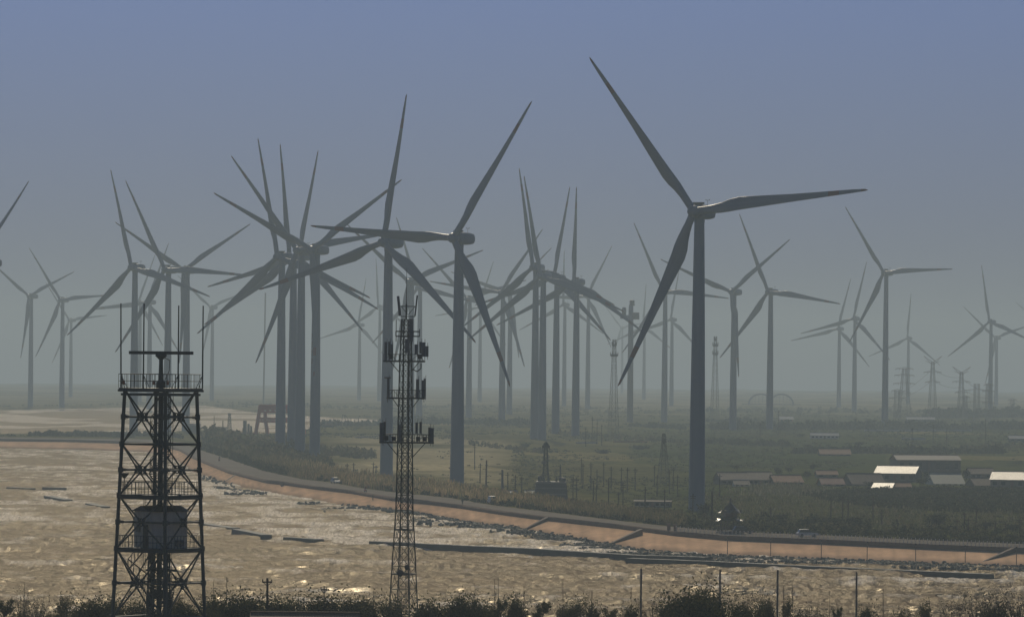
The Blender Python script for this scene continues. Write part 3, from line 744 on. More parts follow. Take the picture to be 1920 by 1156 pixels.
    for px_, py, r in ((765, 1062, .3), (752, 1073, .36)):
        b = MB(); b.lathe([(r * .3, -.2), (r, -.12), (r, .12), (r * .3, .2)], 10); b.v = [(x + X(px_), z - .8, y + zz(py)) for x, y, z in b.v]; b.obj('drum_antenna', M_DARK, T)
    dd = MB()
    for px_, py in ((724, 821), (737, 822), (783, 822), (795, 822), (731, 669), (785, 668)): dd.box((X(px_), -.3, zz(py)), (.42, .3, .5))
    dd.obj('radio_unit', M_DARK, T)
telecom_mast()

# ---------------------------------------------------------------- distant lattice towers and pylons
def small_tower(px, py_top, py_base, hw_top, hw_base, label, cat, z=ZL, drums=(), bays=9, arms=(), D=None, tag_m=None, vee=None, name='lattice_tower', group=None):
    p = gp(px, py_base, z) if D is None else base_at(px, py_base, D, z)
    D = p.y; s = F / D; H = (py_base - py_top) / s
    m = tag_m or M_STEELG; T = thing(name, label, cat, p, 0, group)
    lev = [(H * (1 - (1 - i / bays) ** 1.15) if True else 0, (hw_base + (hw_top - hw_base) * (1 - (1 - i / bays) ** 1.3)) / s * 1.08) for i in range(bays + 1)]
    lr = max(.35 / s * 1.3, .09); legs, br = lattice_body(lev, math.radians(22), lr, lr * .55)
    b = MB()
    for l_ in legs: b.v, b.f, b.m = b.v + l_.v, b.f + [tuple(i + len(b.v) for i in f) for f in l_.f], b.m + l_.m
    b.obj('leg_frame', m, T); br.obj('bracing', m, T)
    for fr, w_ in drums:
        d = MB(); d.lathe([(w_ / s * .9, H * fr - 2 / s), (w_ / s, H * fr), (w_ / s * .9, H * fr + 3 / s)], 10)
        for k in range(6): a = k * 1.05; d.box((w_ / s * math.cos(a), w_ / s * math.sin(a), H * fr + 3 / s), (1.3 / s, 1.3 / s, 7 / s))
        d.obj('antenna_ring', m, T)
    for fr, w_ in arms:
        a = MB(); zc = H * fr; t = 3.2 / s
        for sg in (-1, 1):
            a.bar((0, 0, zc), (sg * w_ / s, 0, zc), lr, 4); a.bar((0, 0, zc + t), (sg * w_ / s, 0, zc), lr, 4); a.bar((sg * w_ / s * .5, 0, zc), (sg * w_ / s * .5, 0, zc + t * .5), lr * .7, 4)
            a.bar((sg * w_ / s * .95, 0, zc), (sg * w_ / s * .95, 0, zc - 3 / s), lr * .8, 4); a.bar((sg * w_ / s * .55, 0, zc), (sg * w_ / s * .55, 0, zc - 3 / s), lr * .8, 4)
        a.obj('cross_arm', m, T)
    if vee:
        a = MB(); vx, vy = vee[0] / s, vee[1] / s
        for sg in (-1, 1):
            q = Vector((sg * vx, 0, H + vy)); a.bar((0, 0, H - 1 / s), q, lr * 1.2, 4); a.bar((sg * 2.5 / s, 0, H - 5 / s), q, lr, 4)
            for k in (1, 2, 3): e = Vector((0, 0, H - 1 / s)).lerp(q, k / 4); e2 = Vector((sg * 2.5 / s, 0, H - 5 / s)).lerp(q, k / 4); a.bar(e, e2, lr * .7, 4)
            a.bar((0, 0, H - 4 / s), (sg * vx * .8, 0, H + vy * .12), lr, 4)
        a.obj('vee_arm', m, T)
    return T
small_tower(1150, 636, 826, 3, 11, 'hazy lattice telecom tower with two antenna rings left of the largest turbine', 'telecom tower', drums=((.94, 4), (.84, 7)), bays=14)
small_tower(1340, 632, 790, 2.5, 9, 'very pale lattice telecom tower just right of the largest turbine', 'telecom tower', drums=((.9, 5), (.8, 5), (.97, 2.5)), bays=12)
small_tower(1244, 812, 907, 2.5, 13, 'dark tapering lattice derrick with a white drum, left of the largest turbine', 'lattice tower', bays=8, drums=((.82, 2.2),), tag_m=M_STEEL)
PG = 'high voltage pylons near the right edge'
small_tower(1695, 690, 786, 4, 15, 'hazy pylon with a wide flat top and many cross arms', 'pylon', arms=((.99, 17), (.86, 19), (.70, 21), (.52, 12)), bays=9, name='power_pylon', group=PG)
small_tower(1682, 731, 785, 5, 7, 'short dark pylon standing against a taller wide armed pylon', 'pylon', arms=((.98, 11), (.72, 16), (.45, 9), (.25, 9)), bays=6, name='power_pylon', group=PG)
small_tower(1748, 678, 786, 3, 10, 'tall slim pylon with a raised vee shaped head, left one of two', 'pylon', arms=((.82, 17), (.65, 14)), vee=(17, 11), bays=10, name='power_pylon', group=PG)
small_tower(1802, 697, 788, 3, 9, 'slim pylon with a vee shaped head, right one of two', 'pylon', arms=((.80, 17), (.58, 12)), vee=(17, 10), bays=9, name='power_pylon', group=PG)
small_tower(1809, 742, 786, 4, 5, 'stubby dark pylon touching the right vee headed one', 'pylon', arms=((.96, 9), (.6, 6)), bays=5, name='power_pylon', group=PG)
small_tower(1831, 719, 788, 5.5, 6.5, 'straight sided lattice pylon, left of the dark pair near the right edge', 'pylon', arms=((.82, 24), (.5, 22)), bays=9, name='power_pylon', group=PG)
small_tower(1853, 719, 790, 5, 6.5, 'straight sided darker lattice pylon at the foot of a turbine near the right edge', 'pylon', arms=((.97, 9), (.8, 12), (.5, 12), (.2, 12)), bays=9, name='power_pylon', group=PG)
small_tower(1898, 748, 775, 3.5, 4, 'faint stump of a pylon closest to the right edge', 'pylon', arms=((.95, 9), (.7, 8)), bays=4, name='power_pylon', group=PG)

# ---------------------------------------------------------------- numpy vegetation
def leaf_quads(C, size, rng, flat=0.0, asp=0.6):
    n = len(C); a = rng.normal(size=(n, 3)); a[:, 2] *= (1 - flat); a /= np.linalg.norm(a, axis=1)[:, None]
    b = rng.normal(size=(n, 3)); b -= (b * a).sum(1)[:, None] * a; b /= np.linalg.norm(b, axis=1)[:, None]
    s = np.broadcast_to(size, (n,))[:, None]; a = a * s; b = b * s * asp
    V = np.stack([C - a - b * .3, C + b, C + a + b * .2, C - b], 1).reshape(-1, 3)
    return V, np.arange(4 * n).reshape(n, 4)
def blades(P, h, w_, rng, lean=.25):
    n = len(P); th = rng.uniform(0, 6.28, n); u = np.stack([np.cos(th), np.sin(th), 0 * th], 1) * w_[:, None]
    l_ = rng.normal(size=(n, 3)) * lean * h[:, None]; l_[:, 2] = h
    V = np.stack([P - u, P + u, P + l_ + u * .35, P + l_ - u * .35], 1).reshape(-1, 3)
    return V, np.arange(4 * n).reshape(n, 4)
VEG = mat('leafy_cover', (0.75, 0.75, 0.75), 0.85, (1.2, 1.2, 1.2), 0.6, attr='cover', spec=0.0)
def leafy_translucence(m, f=.42):
    n = m.node_tree.nodes; l = m.node_tree.links; b = n['Principled BSDF']; src = b.inputs['Base Color'].links[0].from_socket
    t = n.new('ShaderNodeBsdfTranslucent'); l.new(src, t.inputs[0]); x = n.new('ShaderNodeMixShader'); x.inputs[0].default_value = f
    l.new(b.outputs[0], x.inputs[1]); l.new(t.outputs[0], x.inputs[2]); l.new(x.outputs[0], n['Material Output'].inputs['Surface'])
leafy_translucence(VEG)
def ground_np(lx, ly, z):
    d = depth(ly, z); return np.stack([d * (lx - 960) / F, d, np.broadcast_to(z, lx.shape) + drop(d)], -1)
def colour(n, pal, rng, jit=.2):
    pal = np.array(pal); return pal[rng.integers(0, len(pal), n)] * (1 + rng.uniform(-jit, jit, (n, 1)))
REED = [(0.34, .25, .13), (.27, .21, .11), (.22, .19, .09), (.14, .14, .065), (.40, .29, .16)]
OLIV = [(.085, .085, .04), (.11, .10, .05), (.06, .07, .03), (.14, .12, .065)]
DARK = [(.022, .032, .015), (.035, .045, .02), (.028, .038, .02), (.05, .055, .026)]
def veg_object(name, parts, kind='stuff', m=None):
    V = []; Q = []; Cc = []; o = 0
    for (v, q, c) in parts:
        V.append(v); Q.append(q + o); Cc.append(np.repeat(c, 4, 0)); o += len(v)
    return tag(npmesh(name, np.concatenate(V), np.concatenate(Q), m or VEG, False, {'cover': np.concatenate(Cc)}), kind=kind)
def mounds(P, r, h, k, rng, pal, leaf, jit=.25):
    """k leaf quads on each of the low bushes P (n,3) of radius r and height h."""
    n = len(P); u = rng.normal(size=(n, k, 3)); u /= np.linalg.norm(u, axis=2)[..., None]; u[..., 2] = np.abs(u[..., 2])
    rr = rng.uniform(.55, 1.0, (n, k, 1)); C = P[:, None, :] + u * rr * np.stack([r, r, h], -1)[:, None, :]
    v, q = leaf_quads(C.reshape(-1, 3), np.repeat(leaf, k), rng)
    c = np.repeat(colour(n, pal, rng, jit), k, 0) * (1 + rng.uniform(-.25, .25, (n * k, 1)))
    return v, q, c
def roadside():
    rng = np.random.default_rng(21); parts = []
    # reeds along the land side of the dike road: tan in the middle, olive to the left
    n = 26000; lx = rng.uniform(385, 1290, n); up_ = rng.random(n) ** 1.4
    ly = RL(lx) - 1.5 - up_ * np.interp(lx, [385, 480, 620, 900, 1290], [40, 34, 22, 18, 16]); P = ground_np(lx, ly, ZT)
    pn = fbm(P[:, 0] / 5, P[:, 1] / 22, 3); keep = pn > .36; P = P[keep]; lx = lx[keep]; n = len(P)
    h = rng.uniform(.8, 2.3, n) * np.interp(lx, [385, 500, 700, 1290], [.9, 1.15, 1.1, .9]) * (0.6 + .8 * pn[keep])
    v, q = blades(P, h, rng.uniform(.1, .26, n), rng, .16); t = np.clip((lx - 480) / 160, 0, 1) * np.clip((1180 - lx) / 200, 0.25, 1)
    c = colour(n, REED, rng) * t[:, None] + colour(n, OLIV, rng) * (1 - t[:, None]); c *= (.55 + .9 * fbm(P[:, 0] / 9 + 40, P[:, 1] / 40, 2))[:, None]
    parts.append((v, q, c)); veg_object('roadside_reeds', parts)
    # dark clipped hedge and scrub hugging the road
    parts = []
    n = 430; lx = np.concatenate([rng.uniform(383, 545, 260), rng.uniform(600, 1300, 170)]); ly = RL(lx) - rng.uniform(1.2, 5, n)
    P = ground_np(lx, ly, ZT); hh = np.where(lx < 550, rng.uniform(1.7, 2.9, n), rng.uniform(.6, 1.7, n)); parts.append(mounds(P, rng.uniform(.8, 1.9, n), hh, 34, rng, DARK, np.full(n, .42)))
    n = 520; lx = rng.uniform(1290, 1990, n); ly = RL(lx) - rng.uniform(4, 30, n) * rng.random(n); P = ground_np(lx, ly, ZT)
    parts.append(mounds(P, rng.uniform(.6, 1.5, n), rng.uniform(.5, 2.1, n), 40, rng, DARK + OLIV[:2], np.full(n, .3)))
    n = 200; lx = rng.uniform(950, 1290, n); ly = RL(lx) - rng.uniform(2, 20, n); P = ground_np(lx, ly, ZT)
    parts.append(mounds(P, rng.uniform(.8, 1.8, n), rng.uniform(.8, 2.2, n), 36, rng, DARK + OLIV[2:] + [(.12, .075, .045)], np.full(n, .34)))
    veg_object('roadside_scrub', parts)
roadside()
def field_cover():
    rng = np.random.default_rng(5); parts = []
    n = 11000; lx = rng.uniform(400, 2000, n); ly = RL(lx) - 12 - rng.random(n) ** .8 * (RL(lx) - 12 - 762)
    keep = ~inpoly(lx, ly, LAGOON); lx, ly = lx[keep], ly[keep]
    fl = (np.abs(lx - 790) < 170) & (ly > 825) & (ly < 912); keep = ~fl | (rng.random(len(lx)) < .12); lx, ly = lx[keep], ly[keep]
    P = ground_np(lx, ly, ZL); pn = fbm(P[:, 0] / 45 + 7, P[:, 1] / 160, 3); keep = pn > .45; P = P[keep]; lx = lx[keep]; n = len(P)
    sz = np.clip(P[:, 1] / 1800, .8, 3.0)
    dark_ = fbm(P[:, 0] / 30 + 70, P[:, 1] / 110, 3) > .60
    for m_, pal in ((dark_, DARK), (~dark_, [(.07, .075, .032), (.055, .07, .028), (.045, .055, .024), (.095, .09, .045)])):
        k = m_.sum(); parts.append(mounds(P[m_], rng.uniform(.5, 1.4, k) * sz[m_], rng.uniform(.12, .5, k) * sz[m_], 9, rng, pal, .30 * sz[m_]))
    # crop rows / dense dark shrubs in the field right of the pavilion
    n = 4200; lx = rng.uniform(1480, 2000, n); ly = rng.uniform(905, 957, n); ppx, ppy = unlv(lx, ly)
    keep = inpoly(ppx, ppy, [(1500, 925), (1640, 915), (1760, 915), (1930, 918), (2100, 920), (2100, 968), (1920, 962), (1760, 958), (1640, 950), (1560, 940)])
    P = ground_np(lx[keep], ly[keep], ZL); n = len(P); parts.append(mounds(P, rng.uniform(.8, 1.6, n), rng.uniform(.5, 1.3, n), 14, rng, DARK, np.full(n, .4)))
    n = 5000; lx = rng.uniform(1320, 2000, n); ly = rng.uniform(918, 990, n); P = ground_np(lx, ly, ZL)
    v, q = blades(P, rng.uniform(.4, 1.1, n), rng.uniform(.12, .3, n), rng, .3); parts.append((v, q, colour(n, OLIV + [(.16, .15, .09)], rng)))
    n = 1200; lx = 1478 + rng.normal(0, 34, n); ly = 916 + rng.normal(0, 3.5, n); P = ground_np(lx, ly, ZL)
    v, q = blades(P, rng.uniform(.8, 2.2, n), rng.uniform(.12, .3, n), rng, .2); parts.append((v, q, colour(n, [(.17, .165, .11), (.12, .125, .075)], rng)))
    veg_object('field_scrub', parts)
    def belt(name, segs, seed):
        rng = np.random.default_rng(seed); parts = []
        for (x0, y0, x1, y1, hpx, thick, cnt, pal) in segs:
            t = rng.random(cnt); px = x0 + (x1 - x0) * t; py = y0 + (y1 - y0) * t - rng.random(cnt) * thick
            L = np.array([lv(a, b) for a, b in zip(px, py)]); P = ground_np(L[:, 0], L[:, 1], ZL); s = F / P[:, 1]
            lump = .45 + .9 * fbm(px / 14 + seed, px * 0 + .3, 3); h = hpx / s * lump * rng.uniform(.7, 1.15, cnt)
            parts.append(mounds(P, h * rng.uniform(.5, .9, cnt), h, 26, rng, pal, h * .26))
        veg_object(name, parts)
    belt('tree_belt', [(1335, 806, 1960, 806, 15, 5, 330, DARK), (1485, 850, 1880, 850, 14, 2, 190, DARK), (1700, 846, 1960, 838, 8, 5, 120, OLIV), (735, 795, 1010, 797, 11, 4, 150, DARK), (600, 800, 745, 797, 11, 4, 90, DARK),
                       (1180, 800, 1290, 806, 9, 3, 70, DARK), (1030, 812, 1280, 832, 6, 6, 120, OLIV), (1320, 832, 1480, 838, 9, 6, 110, DARK), (880, 835, 1020, 850, 7, 5, 80, OLIV)], 31)
    belt('shore_thicket', [(-40, 823, 130, 823, 9, 2, 120, DARK), (60, 822, 245, 825, 15, 2, 160, DARK), (140, 818, 340, 824, 11, 5, 170, DARK), (390, 838, 520, 872, 26, 22, 260, OLIV), (400, 828, 560, 842, 16, 10, 240, OLIV), (470, 850, 620, 880, 18, 12, 200, OLIV),
                           (560, 850, 700, 862, 10, 14, 200, OLIV)], 37)
    belt('distant_wood', [(-60, 764, 390, 757, 4, 2, 90, OLIV), (380, 757, 760, 770, 4, 6, 60, OLIV), (760, 768, 1300, 775, 5, 8, 110, OLIV), (1300, 774, 1980, 777, 6, 8, 200, DARK), (1740, 785, 1960, 782, 18, 4, 120, DARK), (1300, 792, 1420, 790, 8, 2, 60, DARK)], 41)
field_cover()

# ---------------------------------------------------------------- individual trees and shrubs
VEGD = mat('dark_leaves', (0.7, 0.7, 0.7), 0.9, (1.15, 1.15, 1.1), 0.9, attr='cover', spec=0.0)
leafy_translucence(VEGD, .22)
def plant_proto(name, label, cat, kind, H, W, seed, group, pal=DARK, leaves=700, leaf=.2):
    rng = np.random.default_rng(seed); r_ = random.Random(seed); T = thing(name, label, cat, (0, 0, -500), 0, group)
    tr = MB(); tips = []
    nb = {'shrub': 7, 'tree': 6, 'twig': 16, 'flat': 5}[kind]; fork = {'shrub': .05, 'tree': .38, 'twig': .03, 'flat': .55}[kind] * H
    if fork > .3: tr.bar((0, 0, -.6), (0, 0, fork), .035 * H, 6, .026 * H)
    for i in range(nb):
        a = i * 2.4 + r_.uniform(-.4, .4); sp = W * .5 * r_.uniform(.35, 1.0); top_ = H * r_.uniform(.65, 1.0)
        p = Vector((0, 0, fork if fork > .3 else -.4)); prev = p
        for j in range(1, 4):
            t = j / 3; q = Vector((math.cos(a) * sp * t + r_.uniform(-.1, .1), math.sin(a) * sp * t + r_.uniform(-.1, .1), fork + (top_ - fork) * t ** .8)); tr.bar(prev, q, .016 * H * (1.2 - t), 4, .016 * H * (.95 - t * .7)); prev = q
            if j > 1: tips.append(q)
            if kind == 'twig':
                for _ in range(3):
                    e = q + Vector((r_.uniform(-.5, .5), r_.uniform(-.5, .5), r_.uniform(.1, .7))) * H * .16; tr.bar(q, e, .011, 3, .005); tips.append(e)
    tr.obj('trunk' if kind in ('tree', 'flat') else 'stem', M_WOOD, T)
    tips = np.array([tuple(t) for t in tips]); k = rng.integers(0, len(tips), leaves)
    sp = {'shrub': .17, 'tree': .16, 'twig': .05, 'flat': .10}[kind] * np.array([W, W, H * (.4 if kind == 'flat' else .8)])
    C = tips[k] + rng.normal(size=(leaves, 3)) * sp
    if kind == 'shrub':
        m = int(leaves * .8); u = rng.normal(size=(m, 3)); u /= np.linalg.norm(u, axis=1)[:, None]; lob = 1 + .25 * np.sin(u[:, 0] * 5 + seed) * np.cos(u[:, 1] * 4) ; C[:m] = u * (rng.random((m, 1)) ** .4) * lob[:, None] * np.array([W * .48, W * .48, H * .46]) + np.array([0, 0, H * .48])
    C[:, 2] = np.maximum(C[:, 2], .05)
    v, q = leaf_quads(C, rng.uniform(.6, 1.3, leaves) * leaf, rng)
    c = np.repeat(colour(leaves, pal, rng, .3), 4, 0)
    npmesh('crown' if kind in ('tree', 'flat') else 'foliage', v, q, VEGD if pal is not DARK else VEG, False, {'cover': c}, T)
    return T
GS = 'shrubs along the near hilltop'
FD = [(.060, .066, .024), (.085, .088, .032), (.07, .074, .03), (.13, .11, .045)]
RB = [(.09, .055, .03), (.07, .05, .028), (.06, .055, .03)]
PR = {
 'dense': plant_proto('shrub', 'dense dark green shrub on the near hilltop', 'shrub', 'shrub', 4.0, 3.6, 1, GS, FD, 4600, .12),
 'dense2': plant_proto('shrub', 'dense dark green shrub on the near hilltop', 'shrub', 'shrub', 3.6, 4.2, 2, GS, FD, 4600, .12),
 'loose': plant_proto('shrub', 'loose dark green shrub on the near hilltop', 'shrub', 'shrub', 4.0, 3.2, 3, GS, FD, 3000, .11),
 'twig': plant_proto('bare_shrub', 'half bare brown twiggy shrub', 'shrub', 'twig', 4.2, 2.8, 4, GS, RB, 700, .07),
 'twig2': plant_proto('bare_shrub', 'half bare brown twiggy shrub', 'shrub', 'twig', 4.6, 2.4, 9, GS, RB, 420, .07),
 'flat': plant_proto('small_tree', 'small flat topped tree on a thin trunk', 'tree', 'flat', 4.0, 2.4, 5, GS, FD, 1200, .11),
 'tree': plant_proto('small_tree', 'small dark round headed tree on a thin trunk', 'tree', 'tree', 4.2, 2.2, 6, GS, FD, 1500, .11),
}
used = set()
def put(kind, px, ptop, wpx, D, label=None):
    src = PR[kind]; s = F / D; z = hill_z(D); top_ = at(px, ptop, D).z; base = at(px, 1190, D); base.z = z - .1
    H = max(top_ - z, .8); H0, W0 = {'dense': (4, 3.6), 'dense2': (3.6, 4.2), 'loose': (4, 3.2), 'twig': (4.4, 3), 'twig2': (4.8, 2.6), 'flat': (4.2, 2.6), 'tree': (4.5, 2.6)}[kind]
    sx = wpx / s / W0; sc = (sx, sx, H / H0); rz = rnd.uniform(0, 6.28)
    if kind not in used:
        used.add(kind); o = src; o.location = base; o.rotation_euler = (0, 0, rz); o.scale = sc
        if label: o['label'] = label
        return o
    return copy_tree(src, base, rz, sc, label)
for row in [
 ('flat', 8, 1116, 44, 500, 'small flat topped tree in the bottom left corner'), ('twig', 42, 1102, 46, 520, 'leafless twiggy shrub second from the bottom left corner'), ('twig2', 70, 1112, 60, 540, 'wide bare shrub left of the radar tower, third from the left'), ('tree', 120, 1118, 32, 510, 'small round tree on a bare stem, left of the radar tower'),
 ('dense', 170, 1122, 70, 500, None), ('dense2', 205, 1120, 60, 530, None), ('loose', 255, 1124, 60, 560, None), ('tree', 335, 1122, 24, 510, 'small round tree between the right legs of the radar tower'), ('dense', 400, 1122, 70, 540, None), ('dense2', 448, 1112, 92, 510, None),
 ('dense', 468, 1118, 60, 540, None), ('loose', 520, 1118, 70, 530, None), ('dense2', 548, 1122, 70, 560, None), ('loose', 602, 1112, 84, 520, None), ('dense', 655, 1121, 70, 520, None), ('dense', 682, 1118, 60, 540, None), ('loose', 735, 1120, 60, 560, None),
 ('dense2', 803, 1123, 70, 530, None), ('dense', 860, 1114, 60, 520, None), ('dense', 893, 1120, 38, 520, None), ('flat', 937, 1118, 22, 520, 'narrow flat topped tree beside two thin bare poles'), ('dense', 968, 1118, 46, 520, None), ('flat', 1016, 1122, 34, 510, 'small flat topped tree on a straight trunk, right of the telecom mast'),
 ('loose', 1072, 1128, 22, 520, None), ('tree', 1088, 1122, 26, 520, 'small slim tree right of the flat topped one'), ('dense', 1110, 1130, 32, 530, None), ('flat', 1142, 1135, 26, 510, 'low flat topped tree between two dark shrubs'), ('dense2', 1184, 1130, 34, 510, None), ('twig', 1224, 1114, 60, 530, 'reddish brown twiggy shrub at the foot of a concrete post'),
 ('dense', 1262, 1118, 60, 520, None), ('dense2', 1296, 1108, 100, 510, None), ('loose', 1318, 1100, 80, 530, 'tallest loose shrub between two concrete posts'), ('dense', 1345, 1126, 50, 520, None), ('dense2', 1388, 1124, 46, 510, None), ('loose', 1430, 1120, 34, 530, None), ('dense', 1442, 1122, 24, 520, None), ('tree', 1476, 1124, 24, 520, 'small round tree right of a concrete post'),
 ('flat', 1570, 1132, 18, 520, 'tiny flat topped tree left of the last concrete post'), ('dense', 1624, 1136, 34, 520, None), ('dense2', 1690, 1148, 40, 510, None), ('tree', 1734, 1132, 32, 510, 'low dark round tree left of the row of bare shrubs'), ('twig', 1788, 1108, 60, 520, 'brown bare shrub, leftmost of the row in the bottom right corner'), ('twig2', 1828, 1108, 52, 530, 'brown bare shrub, second of the row in the bottom right corner'),
 ('twig', 1868, 1104, 62, 520, 'brown bare shrub, third of the row in the bottom right corner'), ('twig2', 1908, 1102, 60, 510, 'brown bare shrub right in the bottom right corner'), ('twig2', 1845, 1120, 40, 550, 'low bare shrub half hidden in the bottom right row'), ('loose', 1500, 1148, 40, 500, None), ('dense2', 100, 1146, 60, 500, None), ('loose', 1540, 1146, 30, 520, None), ('dense', 30, 1148, 60, 490, None), ('loose', 1150, 1147, 60, 500, None), ('dense2', 915, 1146, 50, 500, None), ('dense', 1405, 1145, 60, 495, None)]:
    put(*row)
for i in range(26):
    put(['dense', 'dense2', 'loose', 'twig'][i % 4] if i % 7 else 'twig2', rnd.uniform(-10, 1930), rnd.uniform(1126, 1146), rnd.uniform(28, 70), rnd.uniform(500, 600), 'dark low shrub in the mixed row along the near hilltop' if i % 4 < 3 and i % 7 else 'low bare twiggy shrub in the mixed row along the near hilltop')
# dead stalks and low weeds between the shrubs
def weeds():
    rng = np.random.default_rng(77); n = 2600; px = rng.uniform(-20, 1940, n); D = rng.uniform(480, 640, n)
    P = np.array([tuple(base_at(a, 1190, d, 0)) for a, d in zip(px, D)]); P[:, 2] = 38.8 - .0468 * D + drop(D) - .2
    h = rng.uniform(.9, 2.4, n) * (1 + .5 * (rng.random(n) < .06)); v, q = blades(P, h, rng.uniform(.015, .05, n), rng, .12)
    c = colour(n, [(.06, .05, .03), (.10, .08, .05), (.035, .04, .02)], rng); parts = [(v, q, c)]
    m = 330; px = rng.uniform(-20, 1940, m); D = rng.uniform(490, 600, m); P = np.array([tuple(base_at(a, 1190, d, 0)) for a, d in zip(px, D)]); P[:, 2] = 38.8 - .0468 * D + drop(D) - .1
    parts.append(mounds(P, rng.uniform(.6, 1.4, m), rng.uniform(.6, 1.9, m), 70, rng, FD + RB[:1], np.full(m, .11)))
    veg_object('hilltop_weeds', parts, 'stuff', VEGD)
weeds()
# trees and bushes on the plain
GT = 'bushes dotted over the village fields'
pt = plant_proto('bush', 'round dark bush on the plain among the fields', 'bush', 'shrub', 3.0, 3.6, 12, GT, DARK, 380, .34)
pt2 = plant_proto('tree', 'dark leafy tree standing near the village houses', 'tree', 'tree', 5.0, 4.0, 13, 'trees among the village houses', DARK, 420, .4)
first = {}
def plain(src, px, pb, hpx, wpx, label=None, z=ZL):
    p = gp(px, pb, z); s = F / p.y; p.z -= .1; H0, W0 = (3.0, 3.8) if src is pt else (5.4, 4.4); sc = (wpx / s / W0, wpx / s / W0, hpx / s / H0)
    if src.name not in first:
        first[src.name] = 1; src.location = p; src.scale = sc
        if label: src['label'] = label
        return src
    return copy_tree(src, p, rnd.uniform(0, 6), sc, label)
plain(pt, 1757, 985, 22, 38, 'lone round dark bush in the grass on the right, near the dike fence')
for a in [(1458, 884, 9, 14), (1530, 978, 10, 14), (1462, 975, 12, 40), (1555, 983, 14, 44), (1600, 985, 16, 40), (1320, 962, 18, 26), (1450, 990, 16, 50), (1515, 985, 14, 40), (1130, 850, 8, 30), (1200, 842, 8, 40), (985, 838, 8, 20), (1700, 960, 6, 12), (1850, 990, 12, 30), (1900, 994, 12, 30), (880, 925, 14, 30), (955, 948, 14, 30), (1090, 955, 14, 40), (1240, 970, 18, 40)]:
    plain(pt, *a)
plain(pt2, 1640, 903, 14, 18); 
for a in [(1460, 892, 12, 14), (1513, 900, 16, 16), (1560, 893, 14, 14), (1598, 905, 12, 16), (1728, 912, 16, 24), (1738, 902, 16, 18), (1812, 900, 18, 16), (1420, 900, 10, 14), (1480, 888, 12, 12), (1868, 905, 16, 14), (1640, 915, 12, 30), (1690, 913, 10, 20), (1378, 880, 8, 14), (1524, 884, 14, 12), (1610, 838, 10, 16), (1395, 835, 12, 14), (1880, 852, 10, 16), (1500, 822, 9, 14)]:
    plain(pt2, *a)

# ---------------------------------------------------------------- dike furniture
def ribs():
    for (p, m_, q, lab) in [((449, 887), (436, 894), (424, 901), 'upper left concrete rib down the dike slope, below the clipped hedge'), ((530, 906), (523, 910), (516, 914), 'short concrete rib on the dike slope, second from the left'), ((676, 924), (668, 929), (660, 934), 'concrete rib on the dike slope left of the telecom mast'),
                            ((1027, 972), (1006, 983), (986, 990), 'concrete rib on the dike slope below the flat topped dark building'), ((1202, 995), (1183, 1006), (1147, 1017), 'concrete rib on the dike slope left of the largest turbine'), ((1899, 1031), (1874, 1045), (1842, 1053), 'concrete rib at the right end of the dike slope')]:
        a = gp(*p, 2.35); c = gp(*q, 0.25); b = MB(); n = 6; d = (c - a); side = Vector((d.y, -d.x, 0)).normalized() * .7
        L_ = []
        for i in range(n + 1):
            t = i / n; e = a.lerp(c, t); hgt = .45 * (1 - t) ** .8 + .06; w_ = .6 - .3 * t
            L_ += [e - side * w_ - Vector((0, 0, 1.2)), e - side * w_ + Vector((0, 0, hgt)), e + side * w_ + Vector((0, 0, hgt)), e + side * w_ - Vector((0, 0, 1.2))]
        fs = []
        for i in range(n):
            o = i * 4
            for k in range(3): fs.append((o + k, o + k + 1, o + k + 5, o + k + 4))
        fs += [(0, 1, 2, 3), (n * 4, n * 4 + 3, n * 4 + 2, n * 4 + 1)]
        b.add(L_, fs); tag(b.obj('dike_rib', mat('shade_toned_rib_concrete', (.13, .09, .065), .9, (.18, .125, .09), .4)), lab, 'concrete rib', 'concrete ribs on the dike slope')  # dark concrete colour carries the shade of the rib faces
ribs()
def slope_posts():
    where = ['near the pavilion', 'second from the pavilion', 'third from the pavilion', 'fourth from the pavilion', 'third from the right edge', 'second from the right edge', 'nearest the right edge']
    me = None; proto = None
    for px, wt in zip([1364, 1445, 1540, 1626, 1717, 1810, 1906], where):
        lx, _ = lv(px, 1030); p = Vector(ground_np(np.array([lx]), np.array([float(SB(lx)) - 1.0]), .1)[0])
        if proto is None:
            proto = thing('marker_post', '', 'post', p, 0, 'slim posts along the foot of the dike slope'); MB().bar((0, 0, -.6), (0, 0, 3.35), .085, 6).obj('shaft', M_BRICK, proto); MB().box((0, 0, 3.45), (.34, .2, .3)).obj('cap', M_DARK, proto); o = proto
        else: o = copy_tree(proto, p)
        o['label'] = 'slim rusty post on the dike slope, ' + wt
slope_posts()
